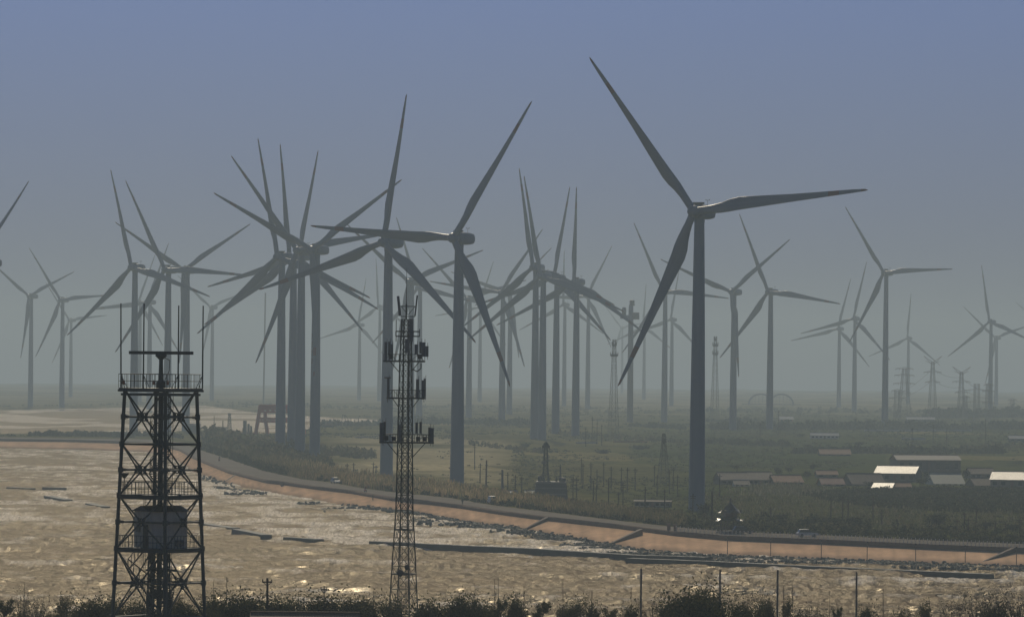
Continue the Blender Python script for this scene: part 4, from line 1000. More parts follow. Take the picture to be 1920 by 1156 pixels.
def balustrade():
    T = thing('dike_railing', 'long white baluster railing along the right part of the dike wall', 'railing', (0, 0, 0)); XS = np.linspace(1272, 1975, 95)
    P = [Vector(ground_np(np.array([x]), np.array([float(BT(x)) - .4]), ZT + .02)[0]) for x in XS]
    me = MB().lathe([(.09, -.1), (.09, .2), (.055, .3), (.08, .5), (.055, .75), (.10, .88), (.10, 1.0), (.05, 1.1)], 6).mesh('post', M_WHITE)
    for p in P: link('post', me, T, p + Vector((0, 0, .33)))
    b = MB()
    for p, q in zip(P[:-1], P[1:]):
        for z_, r_ in ((1.2, .05), (.78, .035), (.5, .035)): b.bar(p + Vector((0, 0, z_)), q + Vector((0, 0, z_)), r_, 4)
    b.obj('rail', mat('grey_rail', (.16, .15, .13), .7), T)
    for i, x in enumerate((1258, 1270)):
        p = Vector(ground_np(np.array([x]), np.array([float(BT(x)) - .6]), ZT)[0]); b = MB(); b.box((0, 0, .75), (.75, .75, 1.7)); b.box((0, 0, 1.68), (.95, .95, .18)); o = b.obj('gate_pillar', M_BRICK); o.location = p
        tag(o, ['left', 'right'][i] + ' one of two brown pillars at the left end of the white railing', 'pillar', 'pillars at the end of the railing')
balustrade()

# ---------------------------------------------------------------- breakwaters and rocks
def breakwaters():
    m = mat('wet_dark_stone', (.040, .044, .038), .8, (.075, .076, .062), .5, bump=.6)
    L = [([(700, 1022), (760, 1025), (880, 1031), (1000, 1036), (1100, 1043), (1200, 1049), (1330, 1053)], 1.05, 'long dark stone breakwater starting behind the telecom mast, bushy with weed at its right end'), ([(1180, 1052), (1340, 1058), (1500, 1066), (1700, 1075), (1856, 1082)], .75, 'long straight low breakwater wall in front of the dike on the right'),
         ([(382, 985), (440, 994)], 0.7, 'short breakwater piece just right of the radar tower hut'), ([(444, 996), (500, 1007)], 0.7, 'short slanting breakwater piece, second right of the radar tower'), ([(540, 1010), (598, 1014)], 0.55, 'short level breakwater piece with waves running over it'),
         ([(84, 914), (120, 915)], 0.32, 'small breakwater piece far out, left of the radar tower'), ([(90, 931), (128, 938)], 0.42, 'dark slanting breakwater piece on the far left water'), ([(168, 945), (198, 951)], 0.42, 'dark slanting breakwater piece close left of the radar tower'), ([(0, 901), (40, 904)], 0.36, 'breakwater piece touching the left edge of the water'), ([(18, 914), (60, 916)], 0.32, 'thin breakwater sliver near the left edge')]
    for pts, h, lab in L:
        P = []
        for a, b_ in zip(pts[:-1], pts[1:]):
            n = max(3, int((b_[0] - a[0]) / 7)); P += [(a[0] + (b_[0] - a[0]) * i / n, a[1] + (b_[1] - a[1]) * i / n) for i in range(n)]
        P.append(pts[-1]); b = MB(); vs = []; W_ = [gp(x, y + .5, 0) for x, y in P]
        for i, p in enumerate(W_):
            hh = h * rnd.uniform(.97, 1.04) * 1; d = (W_[min(i + 1, len(W_) - 1)] - W_[max(i - 1, 0)]); sd = Vector((-d.y, d.x, 0)).normalized()
            vs += [p - sd * 1.3 - Vector((0, 0, 1)), p - sd * 1.2 + Vector((0, 0, hh)), p + sd * 1.2 + Vector((0, 0, hh)), p + sd * 1.3 - Vector((0, 0, 1))]
        n = len(W_); fs = [(i * 4 + k, i * 4 + k + 1, i * 4 + k + 5, i * 4 + k + 4) for i in range(n - 1) for k in range(3)] + [(0, 1, 2, 3), (n * 4 - 4, n * 4 - 1, n * 4 - 2, n * 4 - 3)]
        b.add(vs, fs); tag(b.obj('breakwater', m), lab, 'breakwater', 'stone breakwaters off the dike')
    # armour stones along the foot of the dike
    rng = np.random.default_rng(8); V = []; Q = []; C = []; o = 0
    def stones(px, py, r):
        nonlocal o
        Lx = np.array([lv(a, b_) for a, b_ in zip(px, py)]); P = ground_np(Lx[:, 0], Lx[:, 1], 0.0); n = len(P)
        base = np.array([[1, 1, -1], [1, -1, -1], [-1, -1, -1], [-1, 1, -1], [.6, .6, 1], [.6, -.6, 1], [-.6, -.6, 1], [-.6, .6, 1]], float)
        v = base[None] * (1 + rng.normal(0, .22, (n, 8, 3))) * (r[:, None, None] * rng.uniform(.6, 1.2, (n, 1, 3))); a = rng.uniform(0, 6.28, n); ca, sa = np.cos(a)[:, None], np.sin(a)[:, None]
        x_, y_ = v[..., 0] * ca - v[..., 1] * sa, v[..., 0] * sa + v[..., 1] * ca; v = np.stack([x_, y_, v[..., 2] * .7], -1) + P[:, None]
        f = np.array([[4, 5, 6, 7], [0, 1, 5, 4], [1, 2, 6, 5], [2, 3, 7, 6], [3, 0, 4, 7]]); q = (np.arange(n)[:, None, None] * 8 + f[None]).reshape(-1, 4)
        V.append(v.reshape(-1, 3)); Q.append(q + o); o += n * 8; C.append(np.repeat(colour(n, [(.085, .10, .085), (.06, .075, .065), (.12, .125, .10), (.045, .05, .042)], rng), 8, 0))
    n = 2600; px = rng.uniform(700, 1930, n); k = np.interp(px, [700, 950, 1060, 1300, 1930], [3, 8, 20, 12, 10]); bot = np.array([unlv(a, float(SB(a)))[1] for a in px]); stones(px, bot + 1 + rng.random(n) * k, rng.uniform(.2, .45, n))
    for (x0, y0, x1, y1, cnt, sp) in [(600, 955, 700, 950, 90, 3), (690, 950, 740, 958, 60, 2), (380, 895, 440, 910, 60, 5), (400, 912, 480, 922, 60, 3), (420, 925, 500, 924, 70, 2), (560, 945, 600, 942, 30, 3), (640, 945, 760, 960, 90, 3), (770, 975, 880, 985, 90, 5), (880, 985, 1000, 1000, 130, 6), (925, 984, 975, 990, 40, 2), (1010, 1000, 1160, 1030, 400, 9), (1000, 1034, 1260, 1046, 260, 3)]:
        t = rng.random(cnt); stones(x0 + (x1 - x0) * t, y0 + (y1 - y0) * t + rng.normal(0, sp, cnt) * .5, rng.uniform(.2, .6, cnt))
    tag(npmesh('rock_armour', np.concatenate(V), np.concatenate(Q), mat('algae_stone', (.7, .7, .7), .85, (1.25, 1.25, 1.25), .9, attr='cover'), False, {'cover': np.concatenate(C)}), kind='stuff')
breakwaters()

# ---------------------------------------------------------------- village houses
M_TILE = mat('tan_tile', (.20, .155, .105), .85, (.26, .20, .14), .5, stretch=(3, 1, 1)); M_ORT = mat('orange_tile', (.36, .165, .085), .85, (.42, .21, .11), .5, stretch=(3, 1, 1))
M_GRN = mat('pale_green_sheet', (.23, .27, .19), .6, (.27, .31, .22), .4, stretch=(4, .6, 1)); M_BRN = mat('brown_tile', (.16, .115, .08), .85, (.20, .15, .10), .5, stretch=(3, 1, 1)); M_SHD = mat('dark_shed_sheet', (.075, .07, .065), .6, (.10, .09, .085), .4, stretch=(3, 1, 1))
M_SHN = mat('bare_zinc_sheet', (.30, .295, .28), .5, (.15, .148, .14), .9, metal=.35, bump=.6, stretch=(9, .5, 1)); M_WALL = mat('grey_plaster', (.115, .105, .09), .9, (.16, .145, .12), .4); M_OWALL = mat('orange_plaster', (.40, .20, .10), .9, (.46, .25, .13), .4); M_WHW = mat('whitewashed_wall', (.48, .46, .40), .8, (.56, .54, .48), .4)
M_GLASS = mat('dark_window', (.02, .023, .025), .2)
def house(px0, px1, pr, pe, pb, rm, wm, label, rz=.12, z=ZL, pitch=22, nwin=2, gable=None, cat='house', name='house'):
    c = gp((px0 + px1) / 2, pb, z); s = F / c.y; W = (px1 - px0) / s / math.cos(rz); hw = max((pb - pe) / s, .6); rise = max((pe - pr) / s, .25); Dp = 2 * rise / math.tan(math.radians(pitch)); Dp = min(max(Dp, 3.0), 14); tot = hw + rise
    T = thing(name, label, cat, (c.x, c.y + Dp / 2, c.z - .15), rz, 'houses and sheds of the village'); b = MB(); w2, d2 = W / 2, Dp / 2
    b.add([(-w2, -d2, 0), (w2, -d2, 0), (w2, d2, 0), (-w2, d2, 0), (-w2, -d2, hw), (w2, -d2, hw), (w2, d2, hw), (-w2, d2, hw)], [(0, 1, 5, 4), (1, 2, 6, 5), (2, 3, 7, 6), (3, 0, 4, 7), (3, 2, 1, 0)]); b.obj('wall', wm, T)
    for sg in (-1, 1): g_ = MB(); g_.add([(sg * (w2 - .01), -d2, hw), (sg * (w2 - .01), d2, hw), (sg * (w2 - .01), 0, tot - .05)], [(0, 1, 2)]); g_.obj('gable', gable or wm, T)
    r_ = MB(); e = .35; th = .12; sl = rise / d2
    for sg in (-1, 1):
        y0, y1 = sg * (d2 + e), 0; z0, z1 = hw - e * sl, tot
        r_.add([(-w2 - e, y0, z0), (w2 + e, y0, z0), (w2 + e, y1, z1), (-w2 - e, y1, z1), (-w2 - e, y0, z0 + th), (w2 + e, y0, z0 + th), (w2 + e, y1, z1 + th), (-w2 - e, y1, z1 + th)], [(0, 1, 2, 3), (4, 5, 6, 7), (0, 1, 5, 4), (1, 2, 6, 5), (2, 3, 7, 6), (3, 0, 4, 7)])
    R_ = r_.obj('roof', rm, T)
    MB().bar((-w2 - e, 0, tot + th), (w2 + e, 0, tot + th), .13, 5).obj('ridge', wm, R_)
    k = nwin * 2 + 1
    for i in range(k):
        x = -w2 + W * (i + .5) / k; zc = hw * .55
        if i == nwin: MB().box((x, -d2 - .03, hw * .42), (min(1.0, W / k * .6), .06, hw * .82)).obj('door', M_BRICK, T)
        else:
            f = MB().box((x, -d2 - .03, zc), (min(1.3, W / k * .6), .06, hw * .45)).obj('window', M_GLASS, T); MB().box((x, -d2 - .07, zc - hw * .25), (min(1.5, W / k * .7), .1, .08)).obj('sill', M_WHW, f)
    return T
house(1676, 1797, 852, 861, 886, M_SHD, M_SHD, 'longest dark shed in the village with an orange gable at its left end', .22, pitch=20, nwin=3, gable=M_OWALL, cat='shed', name='long_shed')
house(1650, 1724, 873, 886, 903, M_SHN, M_WALL, 'dark house under a big glaring zinc roof in front of the long shed', -.24, pitch=16)
house(1643, 1678, 905, 914, 917, M_SHN, M_WALL, 'low shed with a small glaring zinc roof at the edge of the field', -.24, pitch=16, nwin=1, cat='shed', name='low_shed')
house(1678, 1707, 904, 911, 917, M_ORT, M_WALL, 'low orange roofed shed beside the small glaring zinc roof', .05, nwin=1, cat='shed', name='low_shed')
house(1746, 1803, 888, 906, 909, M_GRN, M_WHW, 'shed with a pale green roof right of the zinc roofed house', .15, cat='shed', name='shed')
house(1816, 1862, 877, 887, 897, M_BRN, M_WALL, 'brown roofed house behind another brown one, left of the right edge zinc roof', .2)
house(1822, 1862, 896, 909, 912, M_BRN, M_WALL, 'low brown roofed house right of the pale green roof', .2, nwin=1)
house(1866, 1945, 884, 898, 914, M_SHN, M_WALL, 'dark house with a glaring zinc roof cut by the right edge', -.2, pitch=16)
house(1537, 1594, 841, 850, 854, M_ORT, M_WALL, 'orange roofed house standing alone before a row of trees', .05)
house(1447, 1501, 890, 902, 909, M_ORT, M_WALL, 'orange roofed house in the left half of the village', .18)
house(1531, 1569, 881, 888, 895, M_ORT, M_WALL, 'small bright orange roofed house behind a red roofed one', .1, nwin=1)
house(1538, 1580, 895, 906, 911, mat('red_tile', (.27, .12, .085), .85, (.33, .16, .11), .5), M_WALL, 'red roofed house in front of a small bright orange one', .12)
house(1590, 1652, 887, 906, 910, M_BRN, M_WALL, 'wide brown roofed house left of the zinc roofed one', .2)
house(1398, 1446, 884, 898, 908, M_TILE, M_WALL, 'tan roofed house next left of the orange roofed house', .15)
house(1346, 1400, 885, 898, 908, M_TILE, M_WALL, 'long tan roofed house at the left end of the village', .2)
house(1376, 1403, 899, 907, 911, M_TILE, M_WHW, 'small tan shed in front of the leftmost village house', .1, nwin=1, cat='shed', name='low_shed')
house(1520, 1572, 811, 815, 822, M_WHW, M_WHW, 'long low white building with a flat pale roof beyond the fields', .04, nwin=3, cat='building', name='long_building')
house(1461, 1487, 780, 785, 790, M_WHW, M_OWALL, 'distant white roofed building beneath the arch bridge', .05, nwin=1, cat='building', name='long_building')
house(1700, 1752, 781, 785, 790, M_WHW, M_WALL, 'distant pale building at the foot of the vee headed pylon', .05, nwin=3, cat='building', name='long_building')
house(1892, 1950, 816, 821, 828, M_WHW, M_WALL, 'pale roofed building at the right edge beyond the tree row', .05, cat='building', name='long_building')
house(1192, 1258, 936.5, 938.5, 951, M_TILE, M_WALL, 'low dark building with a thin glinting roof left of the largest turbine base', -.2, pitch=14, nwin=3, cat='building', name='low_building')
house(930, 968, 918, 922, 931, mat('blue_sheet', (.10, .12, .15), .6), M_WALL, 'small blue roofed house beside two thick chimneys', .1, nwin=1)
house(985, 1000, 918, 923, 930, M_GRN, M_WALL, 'tiny pale hut left of the flat topped dark building', .1, nwin=1, cat='hut', name='hut')
def slab(px0, px1, pt, pb, label, m, name='field_wall', cat='wall', th=.4):
    a = gp(px0, pb, ZL); c = gp(px1, pb, ZL); s = F / a.y; h = (pb - pt) / s; d = c - a; L_ = d.length; o = MB().box((L_ / 2, 0, h / 2 - .1), (L_, th, h)).box((L_ / 2, 0, h - .04), (L_ + .1, th + .25, .16)).obj(name, m); o.location = a; o.rotation_euler = (0, 0, math.atan2(d.y, d.x)); tag(o, label, cat, kind='thing')
slab(1620, 1822, 805, 808, 'long pale boundary wall across the fields behind the tree row', M_WHW); slab(1690, 1735, 820, 824, 'short pale wall in the middle of the fields', M_WHW); slab(1150, 1215, 826, 829, 'low tan wall at the foot of the lattice telecom tower', M_OWALL); slab(1080, 1120, 828, 831, 'low pale wall left of the lattice telecom tower', M_WHW)
slab(665, 705, 818, 820, 'thin pale wall on the flats left of the telecom mast', M_WHW)

# ---------------------------------------------------------------- dark works building with a lattice tower
def works():
    p = gp(1033, 937, ZL); s = F / p.y; T = thing('works_building', 'dark flat topped works building with small stacks crowding its roof, behind the dike road', 'building', p); k = 1 / s
    b = MB(); H = 35 * k; vs = []
    for z, x0, x1 in ((-.3, -33, 32), (H * .55, -30, 30), (H, -28, 28)):
        for x, y in ((x0, -4), (x1, -4), (x1, 5), (x0, 5)): vs.append((x * k, y, z))
    b.add(vs, [(0, 1, 5, 4), (1, 2, 6, 5), (2, 3, 7, 6), (3, 0, 4, 7), (4, 5, 9, 8), (5, 6, 10, 9), (6, 7, 11, 10), (7, 4, 8, 11), (8, 9, 10, 11)]); bm_ = mat('slate_cladding', (.055, .06, .066), .7, (.075, .08, .086), .5, stretch=(1, 1, 4)); b.obj('wall', bm_, T)
    t = MB()
    for z in (.33, .66, .93): t.box((0, -4.05, H * z), (57 * k, .2, .25))
    t.obj('cladding_rail', M_STEELG, T)
    for x, w_, h in ((-21, 8, 10), (-14, 5, 8), (-6, 3, 7), (10, 4, 7), (21, 14, 7), (17, 3, 28)): MB().lathe([(w_ * k / 2, 0), (w_ * k / 2, h * k), (w_ * k * .35, h * k + .1)], 8, (x * k, 0, H)).obj('roof_stack', bm_, T)
    q = p + Vector((-10 * k, 6.5, 0)); s2 = F / q.y; L_ = thing('lattice_tower', 'dark lattice tower rising from behind the flat topped works building', 'lattice tower', (q.x, q.y, q.z - .3)); hh = (937 - 828) / s
    lev = [(0, 1.3), (hh * .35, 1.25), (hh * .45, 1.0), (hh * .55, .8), (hh * .65, .72), (hh * .75, .66), (hh * .85, .6), (hh * .93, .55)]; legs, br = lattice_body(lev, .6, .12, .06)
    for l_ in legs: l_.obj('leg', M_STEEL, L_)
    br.obj('bracing', M_STEEL, L_)
    MB().lathe([(1.1, hh * .91), (1.15, hh * .95), (.9, hh * .96), (.55, hh), (.1, hh * 1.02)], 8).obj('head', M_STEEL, L_)
    for x in (-.95, .95): MB().box((x, 0, hh * .9), (.3, .4, 1.2)).obj('panel_antenna', M_STEELG, L_)
    MB().box((-.6, -.3, hh * .66), (1.3, .8, .8)).obj('equipment_box', M_STEELG, L_)
works()

# ---------------------------------------------------------------- pavilion
def pavilion():
    p = gp(1369, 999, ZT); s = F / p.y; k = 1 / s; T = thing('pavilion', 'dark two tiered pavilion with upturned eaves and a pointed finial, beside the dike railing', 'pavilion', (p.x, p.y, p.z - .05), .3)
    rm = mat('glazed_dark_tile', (.028, .03, .027), .45, (.05, .052, .046), 1.2); wm = mat('dark_lacquer', (.06, .028, .02), .5)
    MB().lathe([(27 * k, 0), (27 * k, .4), (25 * k, .42), (25 * k, .6)], 6).obj('plinth', M_CONC, T)
    for i in range(6):
        a = (i + .5) * math.pi / 3; MB().bar((17 * k * math.cos(a), 17 * k * math.sin(a), .6), (17 * k * math.cos(a), 17 * k * math.sin(a), 24 * k), .17, 8).obj('column', wm, T)
    def tier(zb, zt_, re, rt, lift):
        b = MB(); vs = []; n = 24; prof = [(re, 0), (re * .82, .10), (re * .6, .26), (re * .42, .5), (rt, 1.0)]
        for r_, t in prof:
            for i in range(n):
                a = i * 2 * math.pi / n; c = abs(math.cos(3 * (a - math.pi / 6) )) ; corner = max(0, math.cos(6 * (a - math.pi / 6)))  # six corners
                hexr = math.cos(math.pi / 6) / max(math.cos(((a - math.pi / 6 + math.pi / 6) % (math.pi / 3)) - math.pi / 6), .5)
                up = lift * corner ** 2 * max(0, (r_ / re - .55) / .45) ** 2; vs.append((r_ * hexr * 1.1 * math.cos(a), r_ * hexr * 1.1 * math.sin(a), zb + (zt_ - zb) * t + up))
        m = len(prof)
        fs = [(j * n + i, j * n + (i + 1) % n, (j + 1) * n + (i + 1) % n, (j + 1) * n + i) for j in range(m - 1) for i in range(n)] + [tuple((m - 1) * n + i for i in range(n)), tuple(range(n - 1, -1, -1))]
        b.add(vs, fs); return b
    tier(24 * k, 32 * k, 27 * k, 13 * k, .5).obj('lower_roof', rm, T)
    MB().lathe([(13.5 * k, 30 * k), (13.5 * k, 40 * k)], 6).obj('upper_wall', wm, T)
    up = tier(39 * k, 58 * k, 23 * k, 1.5 * k, .75).obj('upper_roof', rm, T)
    MB().lathe([(1.6 * k, 57 * k), (2.2 * k, 59 * k), (1.0 * k, 61 * k), (1.8 * k, 63 * k), (.3 * k, 67 * k)], 8).obj('finial', rm, up)
    r_ = MB(); ring = [Vector((21 * k * math.cos(i * math.pi / 3 + .52), 21 * k * math.sin(i * math.pi / 3 + .52), .6)) for i in range(6)]; railing(r_, ring, .8, .05, .6); r_.obj('railing', wm, T)
pavilion()

# ---------------------------------------------------------------- red portal bridge, arch bridge, shore works
def portal():
    p = gp(525, 814, ZL); s = F / p.y; k = 1 / s; T = thing('portal_frame', 'red oxide painted portal frame of a bridge, half hidden by the cluster towers', 'bridge', p)
    for y, nm in ((-3, 'truss'), (3, 'truss')):
        b = MB()
        for sg in (-1, 1):
            b.bar((sg * 46 * k, y, -.5), (sg * 37 * k, y, 55 * k), 1.15, 4); b.bar((sg * 23 * k, y, -.5), (sg * 28 * k, y, 30 * k), 1.15, 4); b.bar((sg * 28 * k, y, 30 * k), (sg * 28 * k, y, 40 * k), 1.1, 4)
        for z0, z1 in ((42, 54), (24, 30)):
            b.bar((-38 * k, y, z0 * k), (38 * k, y, z0 * k), .7, 4); b.bar((-38 * k, y, z1 * k), (38 * k, y, z1 * k), .7, 4)
            n = 16
            for i in range(n): x0 = (-37 + 74 * i / n) * k; x1 = (-37 + 74 * (i + 1) / n) * k; b.bar((x0, y, (z0 if i % 2 else z1) * k), (x1, y, (z1 if i % 2 else z0) * k), .42, 4)
        b.box((0, y, 50.5 * k), (74 * k, .4, 9 * k)); b.obj(nm, M_RED, T)
    c = MB()
    for sg in (-1, 1):
        for z, x in ((54, 37), (42, 38.5), (27, 41), (4, 45)): c.bar((sg * x * k, -3, z * k), (sg * x * k, 3, z * k), .4, 4)
    c.obj('cross_beam', M_RED, T)
portal()
def arch_bridge():
    p = base_at(1440, 786, 5600, 1.0); s = F / p.y; k = 1 / s; T = thing('arch_bridge', 'faint distant twin arched bridge behind a grey turbine tower', 'bridge', p)
    for c in (-14, 25):
        for y in (-5, 5):
            b = MB(); pts = [Vector(((c + 22 * math.cos(t)) * k, y, 19 * k * math.sin(t) + 3 * k)) for t in np.linspace(math.pi * 1.02, -.06, 21)]; b.path(pts, .75, 5)
            for i in range(3, 18, 2): b.bar(pts[i], (pts[i].x, y, 4 * k), .12, 4)
            b.obj('arch', M_TURB, T)
    MB().box((5 * k, 0, 3 * k), (110 * k, 12, 2 * k)).obj('deck', M_CONC, T)
    for x in (-36, 8, 46): MB().box((x * k, 0, 0), (3 * k, 10, 5 * k)).obj('pier', M_CONC, T)
arch_bridge()
def bladeless():
    D = 3700.0; p = base_at(1181, 800, D, ZL); s = F / D; k = 1 / s; zt_ = HC - D * (lv(1184, 562)[1] - EYE) / F - p.z; T = thing('bladeless_tower', 'tall hazy tower with a bulbous top and side boxes but no blades', 'tower', p)
    MB().lathe([(6.2 * k, 0), (4.6 * k, zt_ - 20 * k), (4 * k, zt_ - 10 * k)], 16).obj('shaft', M_TURB, T, True)
    MB().lathe([(4 * k, zt_ - 11 * k), (6 * k, zt_ - 9 * k), (4 * k, zt_ - 7 * k), (5 * k, zt_ - 5 * k), (4.5 * k, zt_ - 1 * k), (1.5 * k, zt_)], 14, (2 * k, 0, 0)).obj('cap', M_STEELG, T, True)
    MB().box((-9 * k, 0, zt_ - 32 * k), (22 * k, 4, 7 * k)).obj('side_arm', M_TURB, T); MB().lathe([(4 * k, zt_ - 29 * k), (4.5 * k, zt_ - 18 * k), (3 * k, zt_ - 14 * k)], 12, (-13 * k, 0, 0)).obj('round_box', M_STEELG, T, True); MB().box((10 * k, 0, zt_ - 30 * k), (11 * k, 5, 13 * k)).obj('side_box', M_STEELG, T)
bladeless()
def stick(px, pt, pb, r, label, z=ZL, D=None, m=None, cross=(), group='poles and masts across the plain', cat='pole', name='pole', part='shaft', taper=.7):
    p = gp(px, pb, z) if D is None else base_at(px, pb, D, z); s = F / p.y; H = (pb - pt) / s; T = thing(name, label, cat, (p.x, p.y, p.z - .3), rnd.uniform(-.5, .5), group); lean = rnd.uniform(-.012, .012) * H
    MB().bar((0, 0, 0), (lean, 0, H + .3), r, 6, r * taper).obj(part, m or M_WOOD, T)
    for f, w_ in cross: MB().box((lean * f, -.1, H * f), (w_, .14, .16)).obj('cross_arm', m or M_WOOD, T)
    return T
UP = 'thin utility pole standing in the scrub behind the dike road, one of many alike'
n0 = 0
for px, pt, pb in [(1074, 893, 940), (1081, 895, 942), (1112, 900, 952), (1118, 910, 944), (1141, 896, 960), (1160, 922, 958), (1168, 904, 962), (1209, 912, 968), (1246, 916, 970), (1299, 925, 975), (1090, 858, 905), (1093, 868, 915), (1108, 866, 918), (1119, 880, 915), (1132, 866, 912), (1146, 874, 918), (1165, 876, 922), (1176, 876, 920), (1191, 877, 918), (1227, 872, 908), (1232, 890, 930), (1255, 880, 925), (1262, 876, 920), (1270, 890, 930), (890, 830, 880), (952, 885, 932), (966, 890, 930), (978, 892, 930), (900, 868, 905), (1098, 800, 836), (1110, 780, 830), (1119, 790, 832), (1128, 795, 834), (651, 868, 895), (663, 867, 893), (700, 866, 892), (705, 872, 890), (547, 850, 880), (496, 826, 852), (438, 806, 834), (455, 802, 832), (1558, 932, 970), (1580, 930, 975), (1590, 935, 978), (1637, 930, 975), (1653, 955, 985), (1445, 950, 985), (1349, 888, 930), (1382, 870, 905), (1425, 792, 835), (1460, 768, 815), (1710, 800, 835), (1750, 795, 830), (1775, 800, 835), (1848, 785, 835), (1794, 972, 1010), (1815, 970, 1008), (1848, 975, 1012), (1866, 976, 1014), (1885, 978, 1014), (1912, 970, 1015)]:
    o = stick(px, pt, pb, .19 if pb < 990 else .14, UP, cross=((.94, 1.3),) if n0 % 3 else ((.95, 1.5), (.88, 1.2)), group='utility poles in the scrub behind the dike', cat='utility pole', name='utility_pole'); n0 += 1
stick(911, 862, 928, .33, 'thick dark chimney pole left of the small blue roofed house', m=M_BRICK, cat='chimney', name='chimney'); stick(942, 880, 930, .42, 'thick grey chimney rising right by the small blue roofed house', m=M_STEELG, cat='chimney', name='chimney')
stick(1335, 920, 985, .3, 'dark square post left of the pavilion', cat='post', name='tall_post'); stick(494, 545, 752, .8, 'very tall thin guyed mast fading in haze left of the turbine cluster', D=5200, m=M_STEELG, cat='mast', name='radio_mast', taper=.8)
stick(1830, 948, 995, .16, 'dark bare snag pole with a forked top on the right grass', cross=((.93, 1.2), (.85, .8)), name='snag_pole'); stick(1808, 960, 1008, .18, 'dark lamp pole near the dike railing on the right', cross=((.98, .9),), cat='lamp post', name='lamp_pole')
stick(401, 779, 812, .25, 'thin dark pole on the spit, first right of the radar tower', name='shore_pole'); stick(418, 788, 812, .35, 'short pole on a low block at the spit', name='shore_pole'); stick(459, 788, 814, 1.0, 'fat short silo stack left of the red portal', m=M_STEELG, cat='stack', name='stack', taper=.95)
stick(466, 794, 814, .7, 'smaller stack right against the fat one', m=M_STEELG, cat='stack', name='stack', taper=.95); stick(471, 798, 815, .6, 'smallest stack touching the red portal leg', m=M_STEELG, cat='stack', name='stack', taper=.95)
small_tower(430, 774, 812, 2, 4.5, 'small dark derrick on the spit right of the radar tower', 'derrick', bays=5, tag_m=M_STEEL, name='derrick')
house(406, 424, 800, 802, 813, M_WALL, M_WALL, 'low grey block on the spit under two short poles', 0, nwin=1, cat='building', name='low_block')
house(352, 375, 794, 796, 812, M_WALL, M_WALL, 'grey flat block behind the right leg of the radar tower', 0, nwin=1, cat='building', name='low_block')
def loader():
    p = gp(616, 800, ZL); k = p.y / F; T = thing('excavator', 'excavator with a raised arm and a glinting cab, by the water right of the cluster', 'excavator', p)
    MB().box((0, 0, 1.6), (14 * k, 3, 4 * k)).obj('body', M_BRICK, T); MB().box((3 * k, 0, 10 * k), (5 * k, 2.2, 9 * k)).obj('cab', M_SHN, T)
    MB().bar((-3 * k, 0, 5 * k), (-8 * k, 0, 14 * k), .5, 4).bar((-8 * k, 0, 14 * k), (-16 * k, 0, 5 * k), .4, 4).obj('arm', M_BRICK, T); MB().box((0, 0, .45), (15 * k, 3.4, 1.0)).obj('track', M_DARK, T)
    q = gp(644, 800, ZL); A = thing('hoist_frame', 'spindly A shaped hoist frame right of the excavator', 'frame', q); MB().bar((-4 * k, 0, 0), (-2 * k, 0, 24 * k), .3, 4).bar((6 * k, 0, 0), (2 * k, 0, 22 * k), .3, 4).bar((-3 * k, 0, 22 * k), (4 * k, 0, 22 * k), .35, 4).obj('leg_frame', M_STEELG, A); MB().bar((4 * k, 0, 22 * k), (13 * k, 0, 6 * k), .25, 4).obj('boom', M_STEELG, A)
loader()
for px, pt in ((658, 783), (665, 786), (672, 783)): stick(px, pt, 799, .25, 'thin dark quay post right of the excavator, one of three alike', group='quay posts', cat='post', name='quay_post')

# ---------------------------------------------------------------- vehicles and people on the dike road
def car(px, pb, rz, paint, label, L_=4.6, W=1.85, H=1.6, van=False, cat='car', name='parked_car'):
    p = gp(px, pb, ZT); T = thing(name, label, cat, (p.x, p.y, p.z + .02), rz); w2 = W / 2
    def loft(prof, half):
        b = MB(); n = len(prof); vs = [(x, -half * sc, z) for x, z, sc in prof] + [(x, half * sc, z) for x, z, sc in prof]
        return b.add(vs, [tuple(range(n)), tuple(range(2 * n - 1, n - 1, -1))] + [(i, (i + 1) % n, n + (i + 1) % n, n + i) for i in range(n)])
    h = L_ / 2
    lower = [(-h, .35, .92), (-h, .8, .95), (-h * .96, .98, .96), (h * .45, 1.0, .97), (h * .92, .86, .93), (h, .6, .88), (h, .35, .88)]
    loft([(a, z, c) for a, z, c in lower], w2).obj('body', paint, T)
    cab = [(-h * .9, .98, .93), (-h * .78, H, .76), (h * (.55 if van else .12), H, .76), (h * (.8 if van else .48), .99, .92)]
    loft(cab, w2).obj('cabin', M_GLASS, T); loft([(-h * .76, H, .74), (-h * .72, H + .05, .72), (h * (.5 if van else .06), H + .05, .72), (h * (.56 if van else .12), H, .74)], w2).obj('roof', paint, T)
    for x in (-h * .62, h * .62):
        for sg in (-1, 1):
            b = MB(); b.bar((x, sg * w2 * .98 - sg * .2, .34), (x, sg * w2 * .98, .34), .34, 12); wl = b.obj('wheel', M_DARK, T); MB().bar((x, sg * w2 * .98, .34), (x, sg * (w2 + .02), .34), .19, 10).obj('rim', M_STEELG, wl)
    for sg in (-1, 1): MB().box((h * .98, sg * w2 * .6, .68), (.08, .3, .16)).obj('headlight', M_WHITE, T)
car(629, 906, math.radians(-72), M_WHITE, 'white off road car parked on the dike road left of the telecom mast', H=1.75)
car(923, 944, math.radians(-75), M_WHITE, 'small white van on the dike road below the two chimneys', van=True, H=1.95, L_=4.2, cat='van', name='van')
car(1514, 1006, math.radians(12), M_WHITE, 'pale car behind the white railing right of the pavilion')
car(1393, 1000, math.radians(10), mat('dark_paint', (.03, .03, .035), .3), 'dark car behind the railing at the foot of the pavilion')
